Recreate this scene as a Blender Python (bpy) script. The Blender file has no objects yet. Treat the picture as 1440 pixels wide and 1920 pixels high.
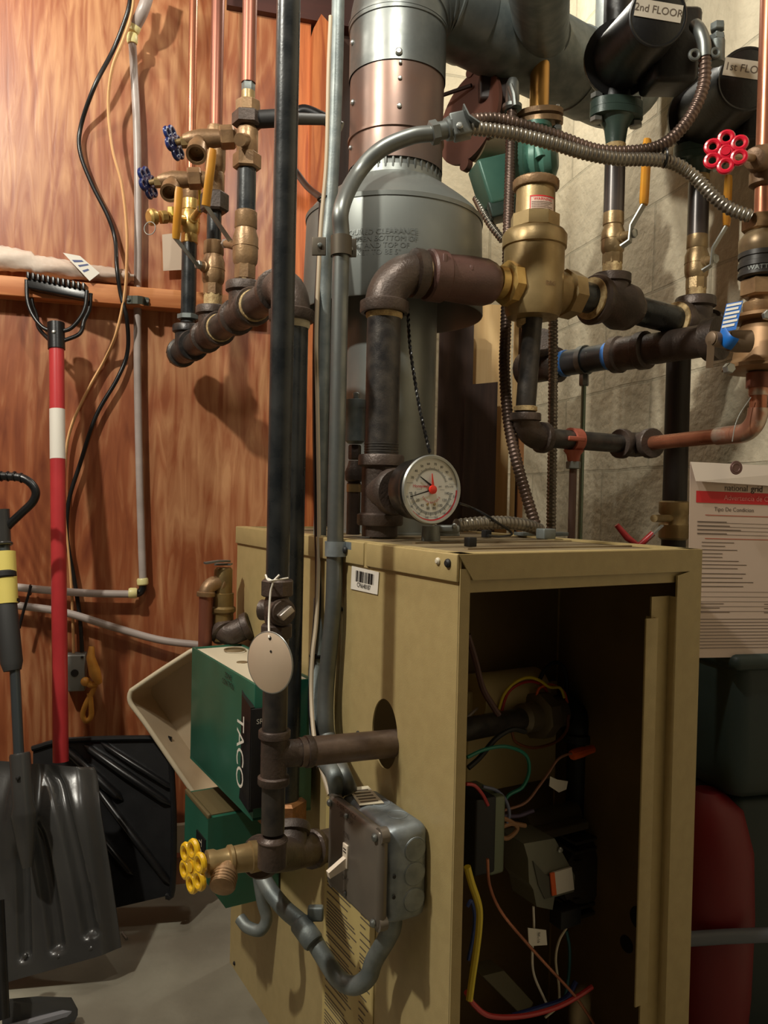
import bpy, bmesh, math, random
from mathutils import Vector, Matrix
random.seed(7)
scn = bpy.context.scene
COL = scn.collection
V = Vector
pi = math.pi

# ------------------------------------------------------------------ camera
FOC = 1500.0
EYE = 0.86
YAW, PITCH, ROLL = math.radians(15.0), 0.019, 0.0217
_F0 = V((math.sin(YAW), math.cos(YAW), 0)); _R0 = V((math.cos(YAW), -math.sin(YAW), 0)); _U0 = V((0, 0, 1))
FW = _F0 * math.cos(PITCH) - _U0 * math.sin(PITCH)
_U1 = _U0 * math.cos(PITCH) + _F0 * math.sin(PITCH)
RT = _R0 * math.cos(ROLL) + _U1 * math.sin(ROLL)
UP = _U1 * math.cos(ROLL) - _R0 * math.sin(ROLL)
EY = V((0, 0, EYE))

def ray(px, py):
    return FW + RT * ((px - 720) / FOC) - UP * ((py - 960) / FOC)
def P(px, py, Z):                      # point at camera depth Z
    return EY + ray(px, py) * Z
def W(X, Z, h):                        # camera-yaw frame, h above floor
    p = _R0 * X + _F0 * Z
    return V((p.x, p.y, h))
def hit(px, py, q, n):
    d = ray(px, py)
    return EY + d * ((q - EY).dot(n) / d.dot(n))
def proj(p):
    v = p - EY; d = v.dot(FW)
    return 720 + FOC * v.dot(RT) / d, 960 - FOC * v.dot(UP) / d, d
def hz(p, py):                         # same plan position as p, height so it shows at row py
    q = p.copy()
    for _ in range(4):
        y = proj(q)[1]; q.z += (y - py) * (proj(q)[2]) / FOC
    return q
def UPTO(p, h=2.349):
    return V((p.x, p.y, h))
def R_(w, p):                          # radius from a pixel width at point p
    return w * (proj(p)[2]) / FOC / 2

# boiler frame: u back along the side, v right along the front, h height
BS = (_R0 * -0.5006 + _F0 * 0.8657); BR = (_R0 * 0.8657 + _F0 * 0.5006)
B0 = W(0.0821, 0.8514, 0)
BW, BD, BH = 0.3815, 0.6933, EYE - 0.0595
def B(u, v, h):
    return B0 + BS * u + BR * v + V((0, 0, h))
def side(px, py, off=0.0):             # on the boiler's left side, off outwards
    return hit(px, py, B(0, -off, 0), BR)
def inb(px, py, u):                    # on a plane parallel to the boiler front, u behind it
    return hit(px, py, B(u, 0, 0), BS)
def lvl(px, py, h):
    return hit(px, py, V((0, 0, h)), V((0, 0, 1)))
WY = 1.857; CX = 1.066
def wood(px, py, off=0.0):
    return hit(px, py, V((0, WY - off, 0)), V((0, 1, 0)))
def conc(px, py, off=0.0):
    return hit(px, py, V((CX - off, 0, 0)), V((1, 0, 0)))

# ------------------------------------------------------------------ materials
def lin(c):
    return tuple(((x / 255) / 12.92 if x / 255 <= 0.04045 else ((x / 255 + 0.055) / 1.055) ** 2.4) for x in c) + (1.0,)
def M(name, col, rough=.5, metal=0.0, col2=None, ns=20, st=(1, 1, 1), bump=0.0, bs=300, coat=0.0, det=5, dist=0.0, lo=.35, hi=.65, rv=0.0, alpha=1.0, trans=0.0, emit=None):
    m = bpy.data.materials.new(name); m.use_nodes = True
    nt = m.node_tree; b = nt.nodes['Principled BSDF']
    b.inputs['Base Color'].default_value = lin(col); b.inputs['Roughness'].default_value = rough
    b.inputs['Metallic'].default_value = metal
    if coat: b.inputs['Coat Weight'].default_value = coat; b.inputs['Coat Roughness'].default_value = .15
    if alpha < 1: b.inputs['Alpha'].default_value = alpha
    if trans: b.inputs['Transmission Weight'].default_value = trans
    tc = nt.nodes.new('ShaderNodeTexCoord'); mp = nt.nodes.new('ShaderNodeMapping')
    mp.inputs['Scale'].default_value = st
    nt.links.new(tc.outputs['Object'], mp.inputs['Vector'])
    if col2 is not None or rv:
        n = nt.nodes.new('ShaderNodeTexNoise'); n.inputs['Scale'].default_value = ns; n.inputs['Detail'].default_value = det
        n.inputs['Distortion'].default_value = dist
        nt.links.new(mp.outputs[0], n.inputs['Vector'])
        if col2 is not None:
            r = nt.nodes.new('ShaderNodeValToRGB'); r.color_ramp.elements[0].position = lo; r.color_ramp.elements[1].position = hi
            r.color_ramp.elements[0].color = lin(col); r.color_ramp.elements[1].color = lin(col2)
            nt.links.new(n.outputs['Fac'], r.inputs['Fac']); nt.links.new(r.outputs['Color'], b.inputs['Base Color'])
        if rv:
            mr = nt.nodes.new('ShaderNodeMapRange'); mr.inputs['From Min'].default_value = .3; mr.inputs['From Max'].default_value = .7
            mr.inputs['To Min'].default_value = max(0.02, rough - rv); mr.inputs['To Max'].default_value = min(1, rough + rv)
            nt.links.new(n.outputs['Fac'], mr.inputs['Value']); nt.links.new(mr.outputs[0], b.inputs['Roughness'])
    if bump:
        n2 = nt.nodes.new('ShaderNodeTexNoise'); n2.inputs['Scale'].default_value = bs; n2.inputs['Detail'].default_value = 4
        nt.links.new(tc.outputs['Object'], n2.inputs['Vector'])
        bp = nt.nodes.new('ShaderNodeBump'); bp.inputs['Strength'].default_value = bump; bp.inputs['Distance'].default_value = .002
        nt.links.new(n2.outputs['Fac'], bp.inputs['Height']); nt.links.new(bp.outputs[0], b.inputs['Normal'])
    return m

# ------------------------------------------------------------------ mesh builder
def basis(d, hint=None):
    d = d.normalized()
    h = hint if hint is not None else (V((0, 0, 1)) if abs(d.z) < .9 else V((0, 1, 0)))
    u = (h - d * h.dot(d)).normalized()
    return d, u, d.cross(u)
class MB:
    def __init__(s): s.v = []; s.f = []
    def add(s, vs, fs):
        o = len(s.v); s.v += [V(x) for x in vs]; s.f += [tuple(i + o for i in f) for f in fs]; return s
    def rings(s, rings, closed=False, caps=True):
        n = len(rings[0]); vs = [p for r in rings for p in r]; fs = []
        k = len(rings)
        for i in range(k if closed else k - 1):
            a, b = i * n, ((i + 1) % k) * n
            for j in range(n):
                fs.append((a + j, a + (j + 1) % n, b + (j + 1) % n, b + j))
        if caps and not closed:
            fs.append(tuple(range(n))[::-1]); fs.append(tuple((k - 1) * n + j for j in range(n)))
        return s.add(vs, fs)
    def lathe(s, p, d, prof, n=24, ph=0.0, caps=True, closed=False, hint=None):
        d, u, w = basis(d, hint)
        rr = []
        for t, r in prof:
            c = p + d * t
            rr.append([c + (u * math.cos(ph + 2 * pi * j / n) + w * math.sin(ph + 2 * pi * j / n)) * max(r, 1e-5) for j in range(n)])
        return s.rings(rr, closed, caps)
    def cyl(s, a, b, r, n=20, r2=None):
        L = (b - a).length; r2 = r if r2 is None else r2
        return s.lathe(a, b - a, [(0, r), (L, r2)], n)
    def sweep(s, pts, r, n=12, closed=False, caps=True, flat=None, hint=None):
        k = len(pts); rr = []
        tan = []
        for i in range(k):
            if closed: t = pts[(i + 1) % k] - pts[i - 1]
            else: t = pts[min(i + 1, k - 1)] - pts[max(i - 1, 0)]
            tan.append(t.normalized() if t.length > 1e-9 else (tan[-1] if tan else V((0, 0, 1))))
        _, u, _ = basis(tan[0], hint)
        for i in range(k):
            if hint is not None and flat: u0 = hint
            else: u0 = u
            u = (u0 - tan[i] * u0.dot(tan[i]));
            if u.length < 1e-6: _, u, _ = basis(tan[i])
            u.normalize(); w = tan[i].cross(u)
            ri = r[i] if isinstance(r, (list, tuple)) else r
            fl = flat if flat else 1.0
            rr.append([pts[i] + u * (ri * math.cos(2 * pi * j / n)) + w * (ri * fl * math.sin(2 * pi * j / n)) for j in range(n)])
        return s.rings(rr, closed, caps)
    def strip(s, pts, wdir, wid, th, cw=None):      # flat bar bent along pts: width along wdir
        rr = []; k = len(pts); wdir = wdir.normalized()
        for i in range(k):
            t = (pts[min(i + 1, k - 1)] - pts[max(i - 1, 0)]).normalized()
            nn = t.cross(wdir).normalized(); ww = wid[i] if isinstance(wid, list) else wid
            rr.append([pts[i] + wdir * ww / 2 + nn * th / 2, pts[i] - wdir * ww / 2 + nn * th / 2, pts[i] - wdir * ww / 2 - nn * th / 2, pts[i] + wdir * ww / 2 - nn * th / 2])
        return s.rings(rr)
    def box(s, c, a, b, d, bev=0.0):             # c centre, a/b/d half-extent vectors
        if bev <= 0:
            vs = [c + a * i + b * j + d * k for i in (-1, 1) for j in (-1, 1) for k in (-1, 1)]
            return s.add(vs, [(0, 1, 3, 2), (4, 6, 7, 5), (0, 4, 5, 1), (2, 3, 7, 6), (0, 2, 6, 4), (1, 5, 7, 3)])
        bm = bmesh.new(); la, lb, ld = a.length, b.length, d.length
        bmesh.ops.create_cube(bm, size=2.0)
        for v in bm.verts: v.co = V((v.co.x * la, v.co.y * lb, v.co.z * ld))
        bmesh.ops.bevel(bm, geom=bm.edges[:], offset=min(bev, .95 * min(la, lb, ld)), segments=3, profile=.5, affect='EDGES')
        bm.verts.index_update()
        an, bn, dn = a.normalized(), b.normalized(), d.normalized()
        vs = [c + an * v.co.x + bn * v.co.y + dn * v.co.z for v in bm.verts]
        fs = [tuple(v.index for v in f.verts) for f in bm.faces]; bm.free()
        return s.add(vs, fs)
    def torus(s, c, n_, R, r, N=32, m=10, lob=0, amp=0.0, ph=0.0):
        d, u, w = basis(n_)
        pts = []
        for i in range(N):
            t = 2 * pi * i / N; RR = R * (1 + amp * math.cos(lob * t + ph)); pts.append(c + (u * math.cos(t) + w * math.sin(t)) * RR)
        return s.sweep(pts, r, m, closed=True)
    def ball(s, c, r, n=12, sc=(1, 1, 1)):
        vs = []; fs = []
        k = n // 2
        prof = [(-r * math.cos(pi * i / k), r * math.sin(pi * i / k)) for i in range(k + 1)]
        o = len(s.v); s.lathe(V((0, 0, 0)), V((0, 0, 1)), prof, n)
        for i in range(o, len(s.v)):
            q = s.v[i]; s.v[i] = c + V((q.x * sc[0], q.y * sc[1], q.z * sc[2]))
        return s
    def prism(s, poly, ext):                     # closed planar polygon pushed along ext
        n = len(poly)
        return s.add(list(poly) + [p + ext for p in poly], [tuple(range(n))[::-1], tuple(range(n, 2 * n))] + [(i, (i + 1) % n, n + (i + 1) % n, n + i) for i in range(n)])
    def elbow(s, a, c, b, r, band=True, k=.9):
        la, lb = (a - c).length, (b - c).length
        s.sweep(fillet([a, c, b], min(la, lb) * k, 10), r, 20)
        if band:
            for e, L in ((a, la), (b, lb)):
                d = (c - e).normalized(); s.lathe(e, d, [(0, r * .8), (0, r * 1.17), (r * .1, r * 1.22), (r * .55, r * 1.22), (r * .65, r * 1.0)], 20)
        return s
    def tee(s, c, ends, r):                      # ends: list of points
        for e in ends:
            d = (e - c); L = d.length
            s.lathe(c, d, [(0, r), (L - r * .65, r), (L - r * .55, r * 1.2), (L - r * .08, r * 1.2), (L, r * 1.14), (L, r * .8)], 20)
        s.ball(c, r * 1.02, 16)
        return s
    def hexn(s, p, d, r, L, ph=.3, n=6):
        return s.lathe(p, d, [(0, r * .86), (L * .1, r), (L * .9, r), (L, r * .86)], n, ph)
    def text(s, txt, size, o, xd, yd, th=.0006, wrap=None, spacing=1.0, ax='CENTER'):
        cu = bpy.data.curves.new('t', 'FONT'); cu.body = txt; cu.size = size; cu.align_x = ax; cu.align_y = 'CENTER'; cu.extrude = 0
        cu.space_character = spacing; cu.resolution_u = 3
        ob = bpy.data.objects.new('t', cu); me = bpy.data.meshes.new_from_object(ob)
        nd = xd.cross(yd).normalized()
        vs = []
        for v in me.vertices:
            x, y = v.co.x, v.co.y
            if wrap: vs.append(wrap(x, y))
            else: vs.append(o + xd * x + yd * y + nd * th)
        s.add(vs, [tuple(p.vertices) for p in me.polygons])
        bpy.data.meshes.remove(me); bpy.data.objects.remove(ob); bpy.data.curves.remove(cu)
        return s
def fillet(pts, rad, seg=8):
    out = [pts[0]]
    for i in range(1, len(pts) - 1):
        a, c, b = pts[i - 1], pts[i], pts[i + 1]
        rd = rad[i - 1] if isinstance(rad, (list, tuple)) else rad
        da, db = (a - c), (b - c); L = min(rd, da.length * .98, db.length * .98)
        p, q = c + da.normalized() * L, c + db.normalized() * L
        ang = da.angle(db)
        # circular arc through p and q tangent to both legs
        h = math.tan(ang / 2) * L
        bis = (da.normalized() + db.normalized())
        if bis.length < 1e-4: out.append(c); continue
        cen = c + bis.normalized() * (L / math.cos(ang / 2))
        v0, v1 = p - cen, q - cen; om = v0.angle(v1)
        for k in range(seg + 1):
            t = k / seg
            out.append(cen + (v0 * math.sin((1 - t) * om) + v1 * math.sin(t * om)) / max(math.sin(om), 1e-6))
    out.append(pts[-1]); return out
def spline(pts, n=8):
    q = [pts[0] * 2 - pts[1]] + list(pts) + [pts[-1] * 2 - pts[-2]]; out = []
    for i in range(1, len(q) - 2):
        p0, p1, p2, p3 = q[i - 1:i + 3]
        for k in range(n):
            t = k / n
            out.append(.5 * ((2 * p1) + (p2 - p0) * t + (2 * p0 - 5 * p1 + 4 * p2 - p3) * t * t + (3 * p1 - p0 - 3 * p2 + p3) * t ** 3))
    out.append(pts[-1]); return out
def resample(pts, step):
    out = [pts[0]]; acc = 0.0
    for a, b in zip(pts, pts[1:]):
        L = (b - a).length; d = step - acc
        while d <= L and L > 0:
            out.append(a.lerp(b, d / L)); d += step
        acc = L - (d - step)
    out.append(pts[-1]); return out

OFF = {}
def _link(name, mb, mat, off, parent, sharp=38):
    me = bpy.data.meshes.new(name)
    me.from_pydata([v - off for v in mb.v], [], mb.f)
    bm = bmesh.new(); bm.from_mesh(me)
    bmesh.ops.recalc_face_normals(bm, faces=bm.faces)
    for f in bm.faces: f.smooth = True
    for e in bm.edges:
        e.smooth = not (len(e.link_faces) == 2 and e.calc_face_angle(0) > math.radians(sharp))
    bm.to_mesh(me); bm.free()
    for m in (mat if isinstance(mat, (list, tuple)) else [mat]): me.materials.append(m)
    o = bpy.data.objects.new(name, me); COL.objects.link(o)
    if parent is not None: o.parent = parent
    else: o.location = off
    OFF[o.name] = off
    return o
def thing(name, label, cat, loc, group=None):
    o = bpy.data.objects.new(name, None); COL.objects.link(o); o.location = loc; o.empty_display_size = .02
    o['label'] = label; o['category'] = cat
    if group: o['group'] = group
    OFF[o.name] = loc.copy(); return o
SPLIT = {'screws': 'screw', 'cover_screws': 'cover_screw', 'clamp_screws': 'clamp_screw', 'flange_bolts': 'flange_bolt', 'knockouts': 'knockout', 'bolts': 'bolt', 'screw_holes': 'screw_hole',
         'face_screws': 'face_screw', 'dial_screws': 'dial_screw', 'dimples': 'dimple', 'needles': 'needle', 'blade_ribs': 'blade_rib', 'compression_nuts': 'compression_nut', 'clamp_ears': 'clamp_ear',
         'shaft': 'shaft', 'knockout': 'knockout', 'black_marks': 'black_mark', 'grip_ribs': 'grip_rib', 'punched_holes': 'punched_hole'}
def islands(mb):
    par = list(range(len(mb.v)))
    def find(i):
        while par[i] != i: par[i] = par[par[i]]; i = par[i]
        return i
    for f in mb.f:
        r = find(f[0])
        for i in f[1:]: par[find(i)] = r
    grp = {}
    for i in range(len(mb.v)): grp.setdefault(find(i), []).append(i)
    bx_ = []
    for k, ids in grp.items():
        lo = [min(mb.v[i][c] for i in ids) for c in range(3)]; hi = [max(mb.v[i][c] for i in ids) for c in range(3)]
        bx_.append([lo, hi, {k}])
    ch = True
    while ch:
        ch = False
        for i in range(len(bx_)):
            for j in range(i + 1, len(bx_)):
                a, b = bx_[i], bx_[j]
                if all(a[0][c] <= b[1][c] + 1e-4 and b[0][c] <= a[1][c] + 1e-4 for c in range(3)):
                    bx_[i] = [[min(a[0][c], b[0][c]) for c in range(3)], [max(a[1][c], b[1][c]) for c in range(3)], a[2] | b[2]]; bx_.pop(j); ch = True; break
            if ch: break
    out = []
    for lo, hi, ks in bx_:
        m = MB(); idx = {}
        for f in mb.f:
            if find(f[0]) in ks:
                for i in f:
                    if i not in idx: idx[i] = len(m.v); m.v.append(mb.v[i])
                m.f.append(tuple(idx[i] for i in f))
        out.append(m)
    return out
def part(name, mb, mat, parent, label=None, sharp=38, kind=None):
    if name in SPLIT:
        nm = SPLIT[name]; o = None
        for m in islands(mb): o = _link(nm, m, mat, OFF[parent.name], parent, sharp)
        return o
    o = _link(name, mb, mat, OFF[parent.name], parent, sharp)
    if label: o['label'] = label
    if kind: o['kind'] = kind
    return o
def solo(name, label, cat, mb, mat, group=None, kind=None, sharp=38):
    lo = V((sum(v.x for v in mb.v) / len(mb.v), sum(v.y for v in mb.v) / len(mb.v), min(v.z for v in mb.v)))
    o = _link(name, mb, mat, lo, None, sharp)
    if label: o['label'] = label
    if cat: o['category'] = cat
    if group: o['group'] = group
    if kind: o['kind'] = kind
    return o
def struct(name, mb, mat):
    o = _link(name, mb, mat, V((0, 0, 0)), None); o['kind'] = 'structure'; return o
def base(mb_pts):
    return V((sum(p.x for p in mb_pts) / len(mb_pts), sum(p.y for p in mb_pts) / len(mb_pts), min(p.z for p in mb_pts)))
X1, Y1, Z1 = V((1, 0, 0)), V((0, 1, 0)), V((0, 0, 1))
# ------------------------------------------------------------------ palette
iron = M('black_iron', (52, 50, 50), .38, .35, (78, 72, 66), 45, bump=.15, bs=500, rv=.1)
ironp = M('painted_black_pipe', (36, 40, 43), .3, .2, (58, 60, 60), 30, bump=.08, bs=300, rv=.08)
malle = M('malleable_iron', (88, 74, 66), .45, .3, (66, 56, 50), 25, bump=.35, bs=260, rv=.1)
rusty = M('brown_coated_iron', (98, 70, 60), .42, .15, (80, 56, 48), 30, bump=.3, bs=220)
agedb = M('aged_brass', (166, 134, 98), .4, .45, (128, 100, 72), 30, bump=.2, bs=260, rv=.1)
brass = M('brass', (172, 148, 104), .38, .5, (144, 121, 82), 18, bump=.06, bs=300, rv=.08)
brassb = M('bright_brass', (214, 182, 112), .3, .6, (188, 152, 88), 30, bump=.12, bs=300)
copper = M('copper', (190, 124, 94), .32, .65, (146, 90, 66), 14, rv=.12)
coppd = M('dull_copper', (150, 92, 72), .42, .6, (118, 74, 62), 14, st=(1, 1, .3))
solder = M('solder', (190, 180, 170), .35, .7)
galv = M('galvanised', (128, 131, 128), .42, .7, (104, 108, 106), 22, rv=.1, bump=.03, bs=120)
galvd = M('dull_galvanised', (128, 134, 132), .5, .45, (104, 112, 112), 40, bump=.12, bs=400)
zinc = M('zinc_spangle', (150, 158, 162), .45, .5, (126, 134, 138), 60, bump=.08, bs=250)
hoodm = M('hood_sheet_metal', (142, 146, 142), .4, .55, (126, 130, 127), 9, rv=.06)
pinkg = M('heat_stained_metal', (128, 102, 90), .42, .55, (108, 94, 88), 9, rv=.1, bump=.03, bs=60)
coverm = M('switch_cover', (120, 112, 102), .38, .4, (104, 97, 90), 12, rv=.06)
steel = M('bright_steel', (170, 172, 168), .38, .8)
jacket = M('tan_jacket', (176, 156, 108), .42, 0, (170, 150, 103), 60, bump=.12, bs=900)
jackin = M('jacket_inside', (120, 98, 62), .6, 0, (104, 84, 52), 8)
topm = M('boiler_top', (150, 134, 104), .45, .15, (118, 100, 76), 10, bump=.1, bs=300, dist=.5)
green = M('green_enamel', (40, 100, 80), .35, 0, (34, 90, 70), 12, coat=.3)
greend = M('dark_green', (66, 84, 76), .38, .1, (52, 68, 62), 20, bump=.1)
teal = M('pump_green', (84, 128, 112), .38, .1, (70, 112, 98), 12, bump=.12, bs=200)
blackp = M('black_plastic', (20, 20, 21), .32, 0, (26, 26, 27), 40, bump=.05, bs=300)
blackm = M('black_matte', (26, 25, 25), .6)
dkgrey = M('dark_grey_plastic', (60, 59, 57), .27, 0, (50, 49, 48), 8, bump=.06, bs=160)
pumpb = M('pump_black', (16, 16, 17), .4, 0, (24, 23, 23), 30, bump=.15, bs=150)
white = M('white_paper', (226, 220, 208), .55)
offw = M('off_white', (206, 196, 172), .6)
ivory = M('ivory_plastic', (226, 212, 192), .35)
tagm = M('metal_tag', (226, 204, 178), .45, .35, (206, 182, 156), 12, st=(1, 1, .3), rv=.08)
redp = M('red_paint', (190, 58, 60), .32, 0, (168, 46, 50), 8, coat=.2)
redh = M('red_handwheel', (206, 26, 52), .28, 0, (188, 22, 44), 30, coat=.4)
yelh = M('yellow_handwheel', (236, 190, 36), .34, 0, (220, 170, 30), 30, coat=.3)
yelg = M('yellow_grip', (206, 146, 46), .45, 0, (206, 138, 40), 30)
yelw = M('yellow_wire', (214, 190, 50), .45)
blueh = M('blue_handwheel', (28, 48, 110), .32, .1, (22, 38, 92), 30, coat=.4)
pex = M('grey_pex', (178, 166, 160), .35, 0, (160, 148, 142), 6, st=(1, 1, 3))
pexf = M('cream_fitting', (222, 212, 150), .4)
tape = M('pipe_dope', (206, 180, 130), .7, 0, (170, 140, 96), 120, bump=.5, bs=400)
tefl = M('teflon_tape', (220, 210, 184), .7, 0, (200, 188, 160), 100, bump=.3, bs=300)
tan = M('tan_cord', (226, 176, 122), .5)
orangep = M('orange_plastic', (232, 104, 52), .4)
orplug = M('orange_cord_plug', (222, 160, 70), .42, 0, (200, 138, 56), 40)
bluet = M('blue_tape', (60, 120, 196), .45)
bluetag = M('blue_tag', (24, 104, 190), .4)
redpr = M('red_print', (206, 34, 40), .55)
greypr = M('grey_print', (96, 84, 74), .6)
blackpr = M('black_print', (24, 22, 22), .6)
palew = M('pale_wood', (240, 206, 150), .5, 0, (212, 172, 114), 12, st=(3, 3, .2))
darkw = M('dark_stained_wood', (74, 54, 46), .42, 0, (50, 36, 31), 14, st=(4, 4, .3), coat=.2)
studw = M('orange_stud_wood', (206, 122, 66), .55, 0, (160, 78, 38), 14, st=(4, 4, .35), dist=1.0, bump=.15, bs=90)
beamw = M('dark_red_beam', (74, 34, 26), .6, 0, (58, 26, 20), 14, st=(.3, 3, 3))
ledgew = M('ledge_wood', (208, 140, 88), .5, 0, (176, 104, 58), 10, st=(.35, 4, 4), dist=.6)
gmetal = M('grey_metal_box', (140, 144, 140), .45, .4)
redbin = M('red_plastic', (112, 6, 14), .5)
dgbag = M('dark_green_plastic', (38, 52, 48), .55, 0, (30, 42, 40), 6, bump=.3, bs=14)
binp = M('tan_plastic', (196, 178, 150), .45, 0, (180, 160, 132), 6)
rodm = M('green_zinc_rod', (140, 158, 140), .35, .7)
brownm = M('brown_motor', (104, 74, 66), .42, .1, (88, 62, 56), 16, bump=.2)

def custom_wood():
    m = bpy.data.materials.new('shellacked_plywood'); m.use_nodes = True; nt = m.node_tree; L = nt.links.new; N = nt.nodes.new
    b = nt.nodes['Principled BSDF']; tc = N('ShaderNodeTexCoord')
    mp = N('ShaderNodeMapping'); mp.inputs['Scale'].default_value = (1.6, 1, .42); L(tc.outputs['Object'], mp.inputs[0])
    n0 = N('ShaderNodeTexNoise'); n0.inputs['Scale'].default_value = 1.7; n0.inputs['Detail'].default_value = 2; n0.inputs['Distortion'].default_value = .6; L(mp.outputs[0], n0.inputs['Vector'])
    mul = N('ShaderNodeMath'); mul.operation = 'MULTIPLY'; mul.inputs[1].default_value = 26; L(n0.outputs['Fac'], mul.inputs[0])
    fr = N('ShaderNodeMath'); fr.operation = 'PINGPONG'; fr.inputs[1].default_value = .5; L(mul.outputs[0], fr.inputs[0])
    mp2 = N('ShaderNodeMapping'); mp2.inputs['Scale'].default_value = (26, 12, 3.2); L(tc.outputs['Object'], mp2.inputs[0])
    n1 = N('ShaderNodeTexNoise'); n1.inputs['Scale'].default_value = 1.6; n1.inputs['Detail'].default_value = 5; n1.inputs['Distortion'].default_value = 1.4; L(mp2.outputs[0], n1.inputs['Vector'])
    hf = N('ShaderNodeMath'); hf.operation = 'MULTIPLY'; hf.inputs[1].default_value = .42; L(n1.outputs['Fac'], hf.inputs[0])
    add = N('ShaderNodeMath'); add.operation = 'MULTIPLY_ADD'; add.inputs[1].default_value = .16; L(fr.outputs[0], add.inputs[0]); L(hf.outputs[0], add.inputs[2])
    n3 = N('ShaderNodeTexNoise'); n3.inputs['Scale'].default_value = 2.4; n3.inputs['Detail'].default_value = 4; L(tc.outputs['Object'], n3.inputs['Vector'])
    add2 = N('ShaderNodeMath'); add2.operation = 'MULTIPLY_ADD'; add2.inputs[1].default_value = .45; L(n3.outputs['Fac'], add2.inputs[0]); L(add.outputs[0], add2.inputs[2])
    r = N('ShaderNodeValToRGB'); e = r.color_ramp.elements
    e[0].position = .30; e[0].color = lin((112, 52, 28)); e[1].position = .66; e[1].color = lin((198, 144, 100))
    k = e.new(.47); k.color = lin((150, 84, 49))
    L(add2.outputs[0], r.inputs[0]); L(r.outputs[0], b.inputs['Base Color'])
    b.inputs['Roughness'].default_value = .42; b.inputs['Coat Weight'].default_value = .15; b.inputs['Coat Roughness'].default_value = .3
    bp = N('ShaderNodeBump'); bp.inputs['Strength'].default_value = .25; bp.inputs['Distance'].default_value = .002
    L(n1.outputs['Fac'], bp.inputs['Height']); L(bp.outputs[0], b.inputs['Normal'])
    return m
plywood = custom_wood()

def custom_block(mort_h):
    m = bpy.data.materials.new('painted_concrete_block'); m.use_nodes = True; nt = m.node_tree; L = nt.links.new; N = nt.nodes.new
    b = nt.nodes['Principled BSDF']; tc = N('ShaderNodeTexCoord'); sx = N('ShaderNodeSeparateXYZ'); L(tc.outputs['Object'], sx.inputs[0])
    ad = N('ShaderNodeMath'); ad.operation = 'ADD'; L(sx.outputs['X'], ad.inputs[0]); L(sx.outputs['Y'], ad.inputs[1])
    cb = N('ShaderNodeCombineXYZ'); L(ad.outputs[0], cb.inputs[0]); L(sx.outputs['Z'], cb.inputs[1])
    nz = N('ShaderNodeTexNoise'); nz.inputs['Scale'].default_value = 6; L(tc.outputs['Object'], nz.inputs['Vector'])
    sc = N('ShaderNodeVectorMath'); sc.operation = 'SCALE'; sc.inputs['Scale'].default_value = .012; L(nz.outputs['Color'], sc.inputs[0])
    av = N('ShaderNodeVectorMath'); av.operation = 'ADD'; L(cb.outputs[0], av.inputs[0]); L(sc.outputs[0], av.inputs[1])
    mp = N('ShaderNodeMapping'); mp.inputs['Location'].default_value = (.14, -mort_h % .203, 0); L(av.outputs[0], mp.inputs[0])
    br = N('ShaderNodeTexBrick'); br.inputs['Scale'].default_value = 1; br.inputs['Brick Width'].default_value = .406; br.inputs['Row Height'].default_value = .203
    br.inputs['Mortar Size'].default_value = .004; br.inputs['Mortar Smooth'].default_value = .2
    br.inputs['Color1'].default_value = lin((208, 196, 170)); br.inputs['Color2'].default_value = lin((203, 191, 165)); br.inputs['Mortar'].default_value = lin((186, 176, 152))
    L(mp.outputs[0], br.inputs['Vector'])
    n = N('ShaderNodeTexNoise'); n.inputs['Scale'].default_value = 9; n.inputs['Detail'].default_value = 6; L(tc.outputs['Object'], n.inputs['Vector'])
    rr = N('ShaderNodeMapRange'); rr.inputs[1].default_value = .3; rr.inputs[2].default_value = .7; rr.inputs[3].default_value = .82; rr.inputs[4].default_value = 1.08; L(n.outputs['Fac'], rr.inputs[0])
    mx = N('ShaderNodeVectorMath'); mx.operation = 'SCALE'; L(br.outputs['Color'], mx.inputs[0]); L(rr.outputs[0], mx.inputs['Scale'])
    L(mx.outputs[0], b.inputs['Base Color']); b.inputs['Roughness'].default_value = .8
    n2 = N('ShaderNodeTexNoise'); n2.inputs['Scale'].default_value = 48; n2.inputs['Detail'].default_value = 6; L(tc.outputs['Object'], n2.inputs['Vector'])
    s2 = N('ShaderNodeMath'); s2.operation = 'MULTIPLY_ADD'; s2.inputs[1].default_value = -.5; L(br.outputs['Fac'], s2.inputs[0]); L(n2.outputs['Fac'], s2.inputs[2])
    bp = N('ShaderNodeBump'); bp.inputs['Strength'].default_value = .8; bp.inputs['Distance'].default_value = .006
    L(s2.outputs[0], bp.inputs['Height']); L(bp.outputs[0], b.inputs['Normal'])
    return m
block = custom_block(conc(1100, 880).z)
floorm = M('concrete_floor', (142, 138, 122), .7, 0, (112, 106, 92), 5, det=8, bump=.3, bs=80)
ceilm = M('joist_ceiling', (84, 66, 50), .8)
plainw = M('far_wall_paint', (74, 66, 56), .8)

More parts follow.
